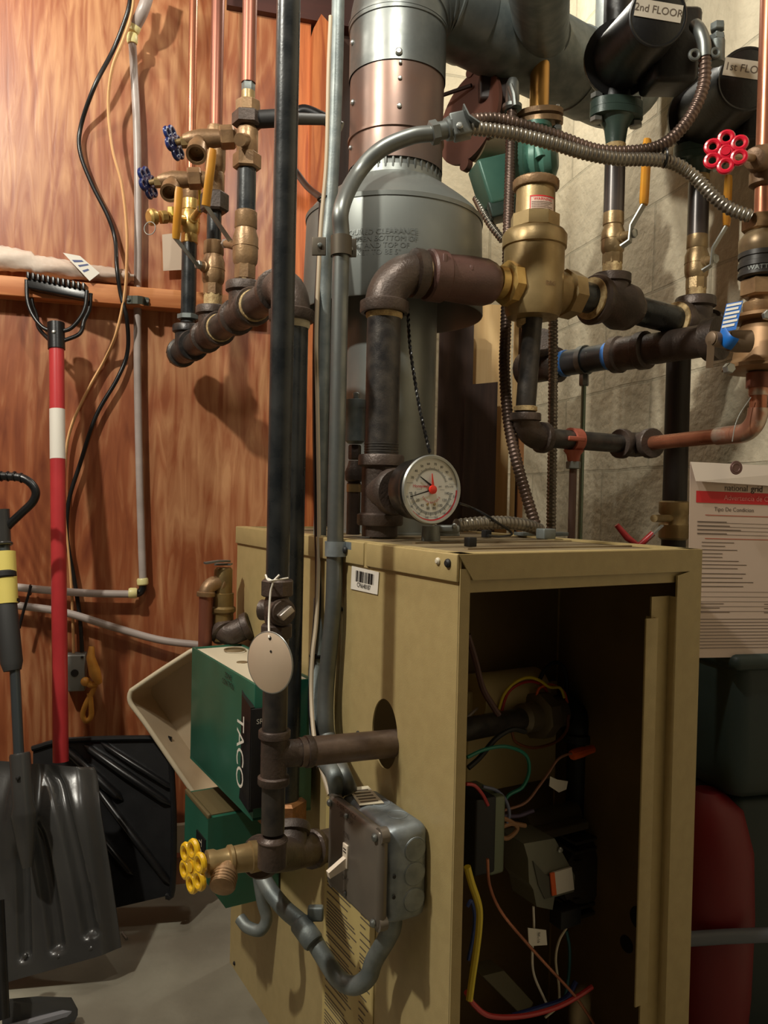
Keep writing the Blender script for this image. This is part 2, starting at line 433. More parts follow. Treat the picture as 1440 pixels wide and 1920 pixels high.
# ------------------------------------------------------------------ setting
XL, XR, YB, YF, H = -1.7, CX, 2.35, -2.3, 2.35
def slab(name, x0, x1, y0, y1, z0, z1, mat):
    mb = MB(); mb.box(V(((x0 + x1) / 2, (y0 + y1) / 2, (z0 + z1) / 2)), X1 * ((x1 - x0) / 2), Y1 * ((y1 - y0) / 2), Z1 * ((z1 - z0) / 2)); return struct(name, mb, mat)
slab('floor', XL - .1, XR + .1, YF - .1, YB + .1, -.08, 0, floorm)
slab('ceiling', XL - .1, XR + .1, YF - .1, YB + .1, H, H + .08, ceilm)
slab('wall_right', XR, XR + .1, YF - .1, YB + .1, 0, H, block)
slab('wall_back', XL - .1, XR + .1, YB, YB + .1, 0, H, block)
slab('wall_left', XL - .1, XL, YF - .1, YB + .1, 0, H, plainw)
slab('wall_front', XL - .1, XR + .1, YF - .1, YF, 0, H, plainw)
xe = wood(548, 600).x; xe2 = wood(612, 600).x
slab('wall_plywood', XL, xe, WY, WY + .018, 0, H, plywood)
slab('trim_1', xe, wood(572, 600).x, WY - .002, WY + .08, 0, wood(560, 40).z, studw)        # recessed board
mb = MB(); x0, x1 = wood(572, 600).x, xe2; zt = wood(590, 24, .04).z
mb.prism([V((x0, WY - .04, 0)), V((x1, WY - .04, 0)), V((x1, WY - .04, zt - .03)), V(((x0 + x1) / 2 - .008, WY - .04, zt)), V((x0, WY - .04, zt - .035))], Y1 * .09)
struct('trim_2', mb, studw)
slab('trim_3', wood(425, 0).x, xe2 + .12, WY - .02, WY + .09, wood(590, 38, .02).z, H, beamw)
slab('trim_4', xe2, xe2 + .15, WY + .02, WY + .06, 0, H, darkw)
slab('baseboard_plywood', XL, xe, WY - .015, WY, 0, .11, offw)
# 2x4 ledge along the plywood
mb = MB(); za, zb = wood(170, 530, .045).z, wood(170, 566, .045).z
mb.box(V(((XL + wood(500, 560).x) / 2, WY - .0225, (za + zb) / 2)), X1 * ((wood(500, 560).x - XL) / 2), Y1 * .0225, Z1 * ((za - zb) / 2), .002)
ob = solo('wall_ledge', 'orange stained wooden ledge rail running across the plywood wall', 'ledge', mb, ledgew)
LEDGE = za
# knot hole
mb = MB(); p = wood(399, 857, .0005); mb.lathe(p, Y1 * -1, [(0, .008), (.001, .0065)], 20)

# ------------------------------------------------------------------ camera + light
cd = bpy.data.cameras.new('camera'); co = bpy.data.objects.new('camera', cd); COL.objects.link(co)
cd.sensor_fit = 'VERTICAL'; cd.sensor_height = 24.0; cd.lens = 24.0 * FOC / 1920; cd.clip_start = .02
co.matrix_world = Matrix(((RT.x, UP.x, -FW.x, EY.x), (RT.y, UP.y, -FW.y, EY.y), (RT.z, UP.z, -FW.z, EY.z), (0, 0, 0, 1)))
scn.camera = co
def lamp(name, loc, power, rad, col):
    l = bpy.data.lights.new(name, 'POINT'); l.energy = power; l.shadow_soft_size = rad; l.color = col
    o = bpy.data.objects.new(name, l); COL.objects.link(o); o.location = loc; return o
lamp('bulb_by_plywood', W(-1.0, 1.2, 2.05), 9.5, .03, (1.0, .965, .85))
lamp('ceiling_bulb', W(-1.0, .36, 2.15), 86, .035, (1.0, .965, .85))
lamp('rear_wall_fill', W(.14, 1.92, 2.25), 13, .03, (1.0, .965, .85))  # added fill light, not a real bulb: brightens the concrete behind the flue
lamp('pipe_wall_fill', W(-.05, .77, 1.93), 18, .03, (1.0, .965, .85))  # invented source, lights the block wall while only grazing the boiler front
w = bpy.data.worlds.new('world'); scn.world = w; w.use_nodes = True
w.node_tree.nodes['Background'].inputs[0].default_value = (.5, .45, .4, 1); w.node_tree.nodes['Background'].inputs[1].default_value = .02
vs = scn.view_settings; vs.view_transform = 'Standard'; vs.look = 'None'; vs.exposure = 0.12; vs.gamma = 1.0; vs.use_curve_mapping = False
# ================================================================== helpers for groups of shapes
def decal(fn_pts, rects, th=.0004):
    """thin raised marks: rects in the unit square of a quad (tl, tr, br, bl)"""
    tl, tr, br, bl = fn_pts; mb = MB()
    n = (tr - tl).cross(bl - tl).normalized()
    if n.dot(EY - tl) < 0: n = -n
    def q(x, y): return tl.lerp(tr, x).lerp(bl.lerp(br, x), y) + n * th
    for r in rects:
        x0, y0, x1, y1 = r[:4]; sk = r[4] if len(r) > 4 else 0
        mb.add([q(x0, y0), q(x1, y0 + sk), q(x1, y1 + sk), q(x0, y1)], [(0, 1, 2, 3)])
    return mb
def sheet(pts, th=.001, n=None):
    a = (pts[1] - pts[0]).cross(pts[2] - pts[0]).normalized()
    if a.dot(EY - pts[0]) < 0: a = -a
    mb = MB(); mb.prism([p + a * th for p in pts], -a * th * 2); return mb
def screw(mb, p, n, r, h=None):
    mb.lathe(p, n, [(0, r * 1.0), (r * .4, r), (r * .8, r * .6), (r * .85, 0)], 10)

# ================================================================== boiler
boiler = thing('boiler', 'tan sheet metal boiler cabinet with an open burner compartment standing on the concrete floor', 'boiler', B(BD / 2, BW / 2, 0))
hole_c = side(721, 1376); hu = (hole_c - B0).dot(BS); hh = hole_c.z
hu_r, hh_r = .031, .043
# side panel with an oval pipe hole
def holed_panel(v0, th):
    mb = MB(); n = 48; un = 1
    outs, ins = [], []
    for j in range(n):
        a = 2 * pi * j / n; c, s_ = math.cos(a), math.sin(a)
        du, dh = hu_r * c, hh_r * s_
        ins.append((hu + du, hh + dh))
        # project to rectangle edge
        tu = (BD - hu) / c if c > 1e-6 else ((0 - hu) / c if c < -1e-6 else 1e9)
        th_ = (BH - hh) / s_ if s_ > 1e-6 else ((0.0 - hh) / s_ if s_ < -1e-6 else 1e9)
        t = min(tu, th_); outs.append([hu + c * t, hh + s_ * t])
    cor = [(0, 0), (BD, 0), (BD, BH), (0, BH)]
    for c in cor:                                   # pull the closest outer point onto each corner
        k = min(range(n), key=lambda i: (outs[i][0] - c[0]) ** 2 + (outs[i][1] - c[1]) ** 2); outs[k] = list(c)
    rr = [[B(u, v0, h) for u, h in ins], [B(u, v0, h) for u, h in outs], [B(u, v0 + th, h) for u, h in outs], [B(u, v0 + th, h) for u, h in ins]]
    mb.rings(rr, closed=True); return mb
part('side_panel', holed_panel(0, .002), jacket, boiler)
mb = MB(); mb.box(B(BD / 2, BW - .001, BH / 2), BS * BD / 2, BR * .001, Z1 * BH / 2); part('side_panel', mb, jacket, boiler)
mb = MB(); mb.box(B(BD - .001, BW / 2, BH / 2), BS * .001, BR * BW / 2, Z1 * BH / 2); part('back_panel', mb, jacket, boiler)
mb = MB(); mb.box(B(BD / 2, BW / 2, BH - .006), BS * (BD / 2 - .004), BR * (BW / 2 - .004), Z1 * .003)
for k in range(5): mb.box(B(.1 + k * .12, BW / 2 + .03, BH - .002), BS * .004, BR * (BW / 2 - .05), Z1 * .0012)
part('top_panel', mb, topm, boiler, 'brownish flat top of the cabinet')
lip = .030
mb = MB()                                           # lip bent over the side, in two lengths, and along the other edges
ub = (side(690, 1050) - B0).dot(BS)
mb.box(B(ub / 2 - .001, -.002, BH - lip / 2), BS * (ub / 2 - .001), BR * .002, Z1 * lip / 2, .0012)
mb.box(B((ub + BD) / 2 + .003, -.002, BH - lip / 2), BS * ((BD - ub) / 2 - .003), BR * .002, Z1 * lip / 2, .0012)
mb.box(B(ub + .001, -.001, BH - lip / 2 - .002), BS * .006, BR * .001, Z1 * lip / 2)
mb.box(B(BD / 2, .008, BH - .001), BS * BD / 2, BR * .010, Z1 * .0015)
mb.box(B(.012, BW / 2, BH - .001), BS * .012, BR * BW / 2, Z1 * .0015)
mb.box(B(BD / 2, BW - .008, BH - .001), BS * BD / 2, BR * .010, Z1 * .0015)
part('top_lip', mb, jacket, boiler)
mb = MB()                                           # front frame: mitred header, left flange, right post
hd = .028
mb.prism([B(-.003, -.002, BH), B(-.003, BW + .002, BH), B(-.003, BW - .020, BH - hd), B(-.003, .016, BH - hd)], BS * .004)
mb.box(B(.004, BW / 2, BH - hd - .006), BS * .0015, BR * (BW / 2 - .014), Z1 * .008)
mb.box(B(.0, .0065, (BH - hd) / 2 + .002), BS * .0015, BR * .0065, Z1 * ((BH - .008) / 2))
part('front_header', mb, jacket, boiler)
mb = MB()
mb.prism([B(-.003, BW + .002, BH), B(-.003, BW + .002, 0), B(-.003, .338, 0), B(-.003, .338, BH - hd - .005), B(-.003, BW - .020, BH - hd)], BS * .003)
mb.box(B(.010, .322, BH / 2 - .03), BS * .0012, BR * .017, Z1 * (BH / 2 - .03))
mb.box(B(.004, .338, BH / 2 - .03), BS * .008, BR * .001, Z1 * (BH / 2 - .03))
part('front_post', mb, jacket, boiler)
hb0, hb1 = inb(1228, 1870, .006).z, inb(1240, 1157, .006).z
mb = MB(); mb.box(B(.004, .300, (hb0 + hb1) / 2), BS * .0015, BR * .011, Z1 * ((hb1 - hb0) / 2), .001); mb.box(B(.012, .310, (hb0 + hb1) / 2), BS * .009, BR * .001, Z1 * ((hb1 - hb0) / 2))
part('door_rail', mb, jacket, boiler)
# inside: bulkhead, base pan
UB = .262
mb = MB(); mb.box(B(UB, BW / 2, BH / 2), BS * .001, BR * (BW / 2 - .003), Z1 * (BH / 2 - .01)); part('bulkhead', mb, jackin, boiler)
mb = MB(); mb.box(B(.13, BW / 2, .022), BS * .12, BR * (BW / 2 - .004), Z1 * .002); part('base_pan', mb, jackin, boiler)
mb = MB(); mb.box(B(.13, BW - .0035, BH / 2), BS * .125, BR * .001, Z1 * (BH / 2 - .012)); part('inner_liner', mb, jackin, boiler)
# knock-out holes in the inner right wall
mb = MB()
for px, py, r in ((1198, 1722, .016), (1175, 1770, .012)):
    p = hit(px, py, B(0, BW - .0045, 0), BR); mb.lathe(p, -BR, [(0, r), (.001, r * .98)], 20)
part('knockout', mb, blackm, boiler)
# screws
mb = MB()
screw(mb, side(841, 1056, .004), -BR, .005); 
part('screw', mb, blackm, boiler, 'black screw near the front corner')
mb = MB(); screw(mb, side(822, 1052, .004), -BR, .004); part('screw', mb, offw, boiler)
for px, py in ((641, 1142), (440, 1806), (672, 1375)):
    mb = MB(); screw(mb, side(px, py, .0), -BR, .0035); part('screw', mb, blackm, boiler)
for px, py in ((882, 1016), (912, 1001)):
    mb = MB(); p = lvl(px, py, BH + .004); mb.box(p, BR * .006, BS * .006, Z1 * .006, .001); part('top_clip', mb, blackm, boiler)
# hole behind the panel is dark: the cast section
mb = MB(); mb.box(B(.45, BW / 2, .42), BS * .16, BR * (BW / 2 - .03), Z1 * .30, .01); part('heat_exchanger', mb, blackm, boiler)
# stickers
tl, tr, br, bl = [side(a, b, .001) for a, b in ((660, 1061), (711, 1073), (708, 1115), (658, 1104))]
st = part('barcode_sticker', sheet([tl, tr, br, bl], .0004), white, boiler, 'white barcode sticker')
rc = []; x = .17; random.seed(3)
while x < .84:
    w_ = random.choice((.008, .016, .026)); rc.append((x, .14, x + w_, .62)); x += w_ + random.choice((.010, .018, .026))
part('barcode', decal([tl, tr, br, bl], rc, .0008), blackpr, st)
mb = MB(); xd = (tr - tl).normalized(); yd = (tl - bl).normalized(); mb.text('CP6648187', .0085, tl.lerp(br, .5) - yd * .0085, xd, yd, .001, spacing=.9); part('lettering', mb, blackpr, st)
ul = [(side(a, 1800) - B0).dot(BS) for a in (607, 703)]
h1, h0 = side(640, 1655).z, .02
q4 = [B(ul[0], -.0008, h1 + .1), B(ul[1], -.0008, h1 + .1), B(ul[1], -.0008, h0), B(ul[0], -.0008, h0)]
ins = part('instruction_label', sheet(q4, .0004), M('instruction_yellow', (196, 176, 116), .5), boiler, 'pale yellow printed instruction label')
rc = []; y = .24; random.seed(5)
while y < .97:
    rc.append((.06, y, .06 + random.uniform(.4, .62), y + .0045)); 
    if random.random() < .9: rc.append((.74, y, .74 + random.uniform(.08, .2), y + .0045))
    y += random.choice((.011, .011, .011, .024))
part('print', decal(q4, rc, .0008), greypr, ins)

# ================================================================== draft hood + flue
fz = W((740 - 720) / FOC * 1.38 + .0, 1.38, 0)      # plan position of the flue axis
fz = P(738, 470, 1.385); fz.z = 0
def FZ(h): return V((fz.x, fz.y, h))
hr0, hr1 = hz(fz, 424).z, 0
E_ = EYE
hood = thing('draft_hood', 'wide grey sheet metal draft hood with embossed lettering around the boiler flue', 'draft hood', FZ(E_ + .30))
RH = .151
mb = MB()
hb, ht = E_ + .312, E_ + .470
mb.lathe(FZ(hb), Z1, [(0, RH + .004), (.002, RH + .005), (ht - hb, RH), (ht - hb, RH - .002), (.002, RH + .002), (0, RH + .003)], 72, caps=False, closed=True)
part('skirt', mb, hoodm, hood)
mb = MB(); mb.lathe(FZ(ht), Z1, [(-.004, RH + .0015), (.003, RH + .002), (.006, RH - .002), (.016, RH - .009), (.028, RH - .022), (.052, .098), (.060, .086), (.064, .080), (.075, .079)], 72, caps=False)
part('cone', mb, hoodm, hood)
mb = MB(); mb.lathe(FZ(BH - .003), Z1, [(0, .078), (hb + .05 - BH, .078)], 48, caps=False); mb.lathe(FZ(BH - .003), Z1, [(0, .075), (hb + .05 - BH, .075)], 48, caps=False)
mb.lathe(FZ(BH - .003), Z1, [(0, .095), (.003, .095), (.004, .079)], 48, caps=False)
part('outlet_pipe', mb, hoodm, hood)
mb = MB()
def wrapper(cx_px, y_px, R):
    p0 = hz(fz, y_px); d0 = (EY - fz); d0.z = 0
    # angle on the cylinder whose projection falls on cx_px
    best = None
    base_a = math.atan2(d0.y, d0.x)
    for k in range(-80, 81):
        a = base_a + k * .018; q = V((fz.x + math.cos(a) * R, fz.y + math.sin(a) * R, ht - .06)); e = abs(proj(q)[0] - cx_px)
        if best is None or e < best[0]: best = (e, a)
    a0 = best[1]; q = V((fz.x + math.cos(a0) * R, fz.y + math.sin(a0) * R, 1)); z0 = hz(q, y_px).z
    return lambda x, y: V((fz.x + math.cos(a0 + x / R) * R, fz.y + math.sin(a0 + x / R) * R, z0 + y))
for i, t in enumerate(('REQUIRED CLEARANCE', 'BETWEEN BOTTOM OF', 'SKIRT AND TOP OF', 'JACKET TO BE 5"')):
    mb.text(t, .0118, None, X1, Z1, wrap=(lambda f: (lambda x, y: f(x, y)))(wrapper(712 - (3, 5, 8, 12)[i], 432 + i * 13.5, RH + .0035)))
part('embossed_text', mb, galv, hood, 'raised lettering on the skirt')

flue = thing('flue_pipe', 'round galvanised flue pipe with an elbow rising from the grey draft hood', 'flue pipe', FZ(ht + .066))
RF = .081
def fh(py): return hz(fz, py).z
def fn(py): return EYE + (936 - py) * 1.305 / 1500
seam = fn(114)
mb = MB(); mb.lathe(FZ(0), Z1, [(fn(326), RF * .97), (fn(316), RF * .955), (fn(300), RF * .955), (fn(290), RF * .96)], 56, caps=False)
for k_ in range(40):
    a_ = 2 * pi * k_ / 40; c_ = FZ(0) + V((math.cos(a_), math.sin(a_), 0)) * RF * .955; mb.sweep([c_ + Z1 * fn(322), c_ + Z1 * fn(316), c_ + Z1 * fn(290)], [.0005, .0028, .0028], 6)
part('crimped_collar', mb, galv, flue)
mb = MB(); mb.lathe(FZ(0), Z1, [(fn(297), RF * 1.0), (fn(241), RF * .99), (fn(240), RF * 1.025), (fn(235), RF * 1.025), (fn(234), RF * .99), (seam + .002, RF)], 56, caps=False)
part('lower_section', mb, pinkg, flue, 'pinkish heat-stained lower section')
mb = MB(); eb = fn(24)
mb.lathe(FZ(0), Z1, [(seam - .004, RF * 1.025), (eb, RF * 1.025), (eb + .001, RF * 1.05), (eb + .008, RF * 1.05)], 56, caps=False)
part('upper_section', mb, galv, flue)
dh = P(1090, 138, 1.66).z                            # height of the duct axis
dend = P(1090, 138, 1.66); ddir = (dend - FZ(dh)); ddir.z = 0; dl = ddir.length; ddir.normalize()
mb = MB()
cor = FZ(dh)
arc = fillet([FZ(eb + .006), cor, cor + ddir * .16], .14, 24)
# adjustable elbow made of gores: ridges between straight gores
seg = [arc[0], arc[1], arc[7], arc[13], arc[19], arc[25], arc[-1]]
mb.sweep(arc, RF * 1.03, 56, caps=False)
for i in (1, 7, 13, 19, 25):
    a = arc[min(i, len(arc) - 2)]; t = (arc[min(i + 1, len(arc) - 1)] - arc[i - 1]).normalized()
    mb.lathe(a - t * .003, t, [(0, RF * 1.03), (.001, RF * 1.06), (.005, RF * 1.06), (.006, RF * 1.03)], 56, caps=False)
part('elbow', mb, galv, flue)
mb = MB(); L1 = dl
mb.lathe(cor, ddir, [(.135, RF * 1.0), (L1 * .93, RF * 1.0), (L1 * .931, RF * 1.03), (L1 + .03, RF * 1.03)], 56, caps=False)
mb.sweep(fillet([cor + ddir * (L1 + .02), cor + ddir * (L1 + .165), V((0, 0, H)) + (cor + ddir * (L1 + .165)).xy.to_3d()], .085, 12), RF * .99, 48, caps=False)
part('horizontal_duct', mb, galvd, flue)
mb = MB(); br0 = P(1018, 92, 1.60); br1 = P(1006, -80, 1.22); br1 = br0 + (br1 - br0) * 1.25
bd = (br1 - br0); mb.lathe(br0 - bd.normalized() * .05, bd, [(0, .050), (.12, .050), (.121, .054), (.132, .054), (.133, .051), (bd.length + .05, .051)], 40)
part('branch', mb, galvd, flue)
mb = MB(); m2 = MB()
for px, py, r in ((749, 97, .006),): 
    d0 = EY - fz; d0.z = 0; 
def onflue(px, py, R):
    d0 = EY - fz; a0 = math.atan2(d0.y, d0.x); best = None
    for k in range(-90, 91):
        a = a0 + k * .0174; q = V((fz.x + math.cos(a) * R, fz.y + math.sin(a) * R, fh(py))); e = abs(proj(q)[0] - px)
        if best is None or e < best[0]: best = (e, a)
    a = best[1]; n = V((math.cos(a), math.sin(a), 0)); q = V((fz.x, fz.y, 1)) + n * R; return hz(q, py), n
for px, py, r, R in ((749, 97, .006, RF * 1.025), (751, 146, .0035, RF), (750, 198, .004, RF), (752, 116, .003, RF * 1.025), (662, 192, .005, RF), (662, 80, .005, RF * 1.02), (658, 277, .004, RF)):
    p, n = onflue(px, py, R); screw(mb, p, n, r)
part('screws', mb, steel, flue)
# ================================================================== left manifold (return main) ------------------------------
Rm = .0235
rc0 = P(543, 800, 1.12)                              # return drop, plan position
def RC(py): return hz(rc0, py)
top = RC(527)
mdir = (P(333, 668, 1.74) - top); mdir.z = 0; mlen = mdir.length; mdir.normalize()
def mainp(px):                                       # point on the main showing at column px
    lo, hi = 0.0, mlen * 1.1
    for _ in range(40):
        mid = (lo + hi) / 2
        if proj(top + mdir * mid)[0] > px: lo = mid
        else: hi = mid
    return top + mdir * lo
main = thing('return_main', 'thick dark return pipe with elbow and tees dropping beside the boiler on the left', 'pipe', RC(1530))
mb = MB(); mb.elbow(RC(603), top, top + mdir * .075, Rm * 1.12); part('elbow', mb, malle, main)
mb = MB(); mb.cyl(RC(1500), RC(603), Rm, 24); part('pipe', mb, ironp, main)
mb = MB(); mb.lathe(RC(616), Z1, [(0, Rm * 1.02), (.004, Rm * 1.1), (.012, Rm * 1.1), (.014, Rm)], 24); part('thread_tape', mb, tefl, main)
m3, m2_, m1 = mainp(458), mainp(398), mainp(352)
mb = MB(); mb.cyl(top + mdir * .07, m1 + mdir * .05, Rm, 24); part('pipe', mb, iron, main)
for m in (m3, m2_):
    mb = MB(); mb.tee(m, [m - mdir * .052, m + mdir * .052, m + Z1 * .048], Rm * 1.1); part('tee', mb, malle, main)
mb = MB(); mb.tee(m1, [m1 - mdir * .05, m1 + mdir * .062, m1 + Z1 * .048], Rm * 1.12); mb.lathe(m1 + mdir * .05, mdir, [(0, Rm * 1.3), (.018, Rm * 1.3), (.026, Rm * .8)], 8); part('tee', mb, iron, main)
for t in (.075, .155):
    mb = MB(); q = m3 - mdir * .058 if t < .1 else m2_ - mdir * .056; mb.lathe(q, mdir, [(0, Rm), (.001, Rm * 1.08), (.007, Rm * 1.08), (.008, Rm)], 24); part('thread_tape', mb, tape, main)

def ball_valve(name, label, p0, p1, r, mat, stem, lever, gripm, k=2, group=None, hexes=True, wd=None, wid=None, lettering=None):
    """p0 bottom, p1 top of the valve body; stem = end point of the bonnet; lever = bent path, first k points gripped"""
    ax = (p1 - p0); L = ax.length; ax.normalize()
    root = thing(name, label, 'valve', p0, group)
    mb = MB()
    mb.hexn(p0, ax, r * 1.1, L * .24, .2, 8); mb.lathe(p0, ax, [(L * .2, r * .98), (L * .27, r * 1.22), (L * .34, r * 1.28), (L * .62, r * 1.28), (L * .70, r * 1.1), (L * .74, r * 1.05), (L * .76, r * 1.14), (L * .98, r * 1.12), (L, r * .95)], 24)
    mb.torus(p0 + ax * L * .48, ax, r * 1.27, r * .06, 24, 6)
    part('body', mb, mat, root)
    c = p0 + ax * L * .48; sd = (stem - c); sl = sd.length; sd.normalize()
    mb = MB(); mb.lathe(c, sd, [(0, r * .75), (r * 1.5, r * .62), (r * 1.55, r * .5), (sl, r * .42)], 16); part('stem', mb, mat, root)
    mb = MB(); mb.hexn(stem - sd * .001, sd, r * .5, r * .45); part('nut', mb, steel, root)
    w_ = wid or r * 1.0
    wdir = wd or (sd.cross(Z1)).normalized()
    mb = MB(); lp = [lever[0]] + lever[1:]; mb.strip(lp, wdir, w_, .0024); part('lever', mb, steel, root)
    mb = MB(); gp = resample(lever[:k], .01); mb.sweep(gp, [w_ * .6] + [w_ * .72] * (len(gp) - 2) + [w_ * .6], 12, flat=.55, hint=wdir); part('grip', mb, gripm, root)
    return root

def wheel(name_root, c, n, R, mat, lobes=6, name='handwheel'):
    mb = MB(); d, u, w = basis(n)
    for k in range(lobes):
        a = 2 * pi * k / lobes; cc = c + (u * math.cos(a) + w * math.sin(a)) * R * .66
        mb.torus(cc, d, R * .29, R * .125, 16, 8)
    mb.torus(c, d, R * .27, R * .11, 18, 8)
    mb.lathe(c - d * R * .12, d, [(0, R * .2), (R * .26, R * .2)], 12)
    return part(name, mb, mat, name_root)

# ---- risers -------------------------------------------------------
def riser(m, name, label, parts_, cat='pipe'):
    root = thing(name, label, cat, V((m.x, m.y, hz(m, parts_[0][1]).z)))
    for p_ in parts_:
        kind, y0, y1, wpx, mat = p_[:5]
        a, b = hz(m, y0), (hz(m, y1) if y1 > -50 else UPTO(m)); r = wpx * proj(a)[2] / FOC / 2; mb = MB(); L = (b - a).length
        if kind == 'hex': mb.hexn(a, Z1, r * 1.06, L, .35, 6)
        elif kind == 'oct': mb.hexn(a, Z1, r * 1.03, L, .2, 8)
        elif kind == 'body': mb.lathe(a, Z1, [(0, r * .8), (L * .15, r), (L * .85, r), (L, r * .8)], 24)
        else: mb.cyl(a, b, r, 20)
        part({'pipe': 'pipe', 'hex': 'union_nut', 'oct': 'nipple', 'body': 'fitting_body'}[kind], mb, mat, root)
    return root
r3 = riser(m3, 'return_riser', 'front brown riser with check fitting nearest the tall black pipes', [
    ('pipe', 548, 525, 36, tape), ('pipe', 402, 312, 35, ironp), ('hex', 318, 288, 50, agedb), ('body', 292, 238, 40, agedb), ('hex', 238, 212, 56, malle), ('oct', 214, 190, 46, agedb), ('pipe', 192, 172, 26, brass), ('hex', 176, 152, 24, galvd), ('pipe', 156, -60, 27, coppd)])
mb = MB(); a = hz(m3, 262); mb.cyl(a, a + (EY - a).normalized() * .045 - RT * .012, .010, 14); part('check_plug', mb, agedb, r3)
mb = MB(); a = hz(m3, 225); b = a + RT * .05 + Z1 * .003; mb.cyl(a, b, .014, 14); mb.cyl(b, P(606, 224, 1.5), .010, 12); part('side_outlet', mb, blackm, r3)
m2b = m2_
r2 = riser(m2b, 'return_riser', 'middle brown riser whose blue handled valve sits highest', [
    ('pipe', 575, 552, 34, tape), ('pipe', 458, 392, 27, ironp), ('hex', 398, 362, 50, malle), ('body', 368, 320, 36, agedb), ('body', 330, 238, 38, agedb), ('pipe', 244, -60, 24, coppd)])
r1 = riser(m1, 'return_riser', 'rear thin copper riser closest to the plywood behind the brass valves', [
    ('pipe', 606, 455, 28, ironp), ('oct', 600, 590, 40, galvd), ('body', 378, 330, 30, agedb), ('pipe', 382, -60, 16, copper)])
sd3 = (P(425, 456, 1.42))
c3 = hz(m3, 462)
ball_valve('ball_valve', 'large brown ball valve on the front riser with a long yellow lever', hz(m3, 527), hz(m3, 396), R_(37, c3), agedb,
           P(424, 457, 1.37), [P(399, 280, 1.30), P(393, 330, 1.30), P(386, 386, 1.31), P(432, 452, 1.35), P(437, 462, 1.36)], yelg, 3, wid=.011, wd=RT * .6 + FW * .5)
ball_valve('ball_valve', 'brown ball valve on the middle riser with a yellow lever in front', hz(m2b, 556), hz(m2b, 452), R_(33, hz(m2b, 500)), agedb,
           P(374, 497, 1.46), [P(336, 352, 1.40), P(333, 400, 1.40), P(330, 448, 1.41), P(366, 492, 1.44), P(373, 500, 1.45)], yelg, 3, wid=.011, wd=RT * .6 + FW * .5)
ball_valve('ball_valve', 'bright brass drain ball valve on the rear riser above a black pipe', hz(m1, 458), hz(m1, 374), R_(29, hz(m1, 420)), brassb,
           P(376, 392, 1.60), [P(374, 352, 1.56), P(375, 372, 1.57), P(376, 394, 1.59)], yelw, 3, wid=.007, wd=FW)
# brass drain cap and ring on its side
dr = thing('drain_outlet', 'small brass drain outlet with cap and hanging key ring left of the bright ball valve', 'drain valve', P(300, 418, 1.6))
a = hz(m1, 414); b = P(312, 407, 1.60); c = P(285, 408, 1.58); mb = MB(); mb.lathe(a, b - a, [(0, .010), ((b - a).length, .011)], 16); mb.hexn(b, c - b, .0135, .014, .2, 8); part('body', mb, brassb, dr)
mb = MB(); mb.lathe(P(292, 407, 1.59), (c - b), [(0, .0145), (.004, .0165), (.012, .0165), (.016, .012)], 20); part('cap', mb, brassb, dr)
mb = MB(); mb.torus(P(281, 428, 1.57), FW + RT * .3, .0125, .001, 24, 6); part('ring', mb, steel, dr)
mb = MB(); mb.box(P(322, 396, 1.6), RT * .008, UP * .009, FW * .0015, .001); part('tee_handle', mb, yelw, dr)

def boiler_drain(label, px, pts, Zs, group):
    """blue handled purge valve: handwheel, bonnet, body with open hose spout, union to riser"""
    (hx, hy), (bx, by), (sx, sy), (nx, ny), (ex, ey) = pts; z0, z1 = Zs
    def q(x, y):
        t = (x - hx) / (ex - hx); return P(x, y, z0 + (z1 - z0) * t)
    H0, Bq, N, E = q(hx, hy), q(bx, by), q(nx, ny), q(ex, ey)
    root = thing('purge_valve', label, 'valve', Bq, group)
    ax = (E - H0).normalized(); wn = (ax * .75 - FW * .95 + RT * .1).normalized()
    wheel(root, H0, (ax * .9 - FW * .42 + UP * .05).normalized(), .030, blueh, 6)
    mb = MB(); mb.cyl(H0, Bq, .0055, 12); mb.hexn(H0 + ax * .012, ax, .010, .014); part('stem', mb, brass, root)
    mb = MB(); mb.lathe(Bq, ax, [(-.012, .009), (0, .014), ((N - Bq).length * .4, .017), ((N - Bq).length, .015)], 18)
    part('body', mb, agedb, root)
    s0 = Bq + ax * .016; s1 = P(sx, sy, (z0 + z1) / 2 - .05); sd = (s1 - s0); sl = sd.length
    mb = MB(); mb.lathe(s0, sd, [(0, .012), (sl * .5, .012), (sl * .55, .0165), (sl, .0175), (sl, .0130), (sl * .6, .0120)], 22, caps=False); mb.lathe(s0, sd, [(sl * .7, .0128), (sl * .71, .001)], 16, caps=False)
    part('hose_spout', mb, agedb, root)
    mb = MB(); mb.hexn(N, ax, .0205, .026); part('union_nut', mb, agedb, root)
    mb = MB(); mb.cyl(N + ax * .02, E, .015, 16); part('tailpiece', mb, agedb, root)
    return root
boiler_drain('upper blue handled purge valve with an open brass spout', 325, ((326, 268), (356, 262), (368, 290), (412, 258), (446, 262)), (1.40, 1.42), None)
boiler_drain('lower blue handled purge valve left of the rear riser', 276, ((277, 343), (308, 338), (318, 362), (352, 335), (396, 340)), (1.52, 1.54), None)
# hanging paper tag
mb = sheet([wood(304, 440, .02), wood(340, 436, .02), wood(342, 506, .02), wood(306, 508, .02)], .0006)
solo('hanging_tag', 'small grey paper tag hanging behind the rear riser', 'tag', mb, M('grey_tag', (190, 170, 150), .6))

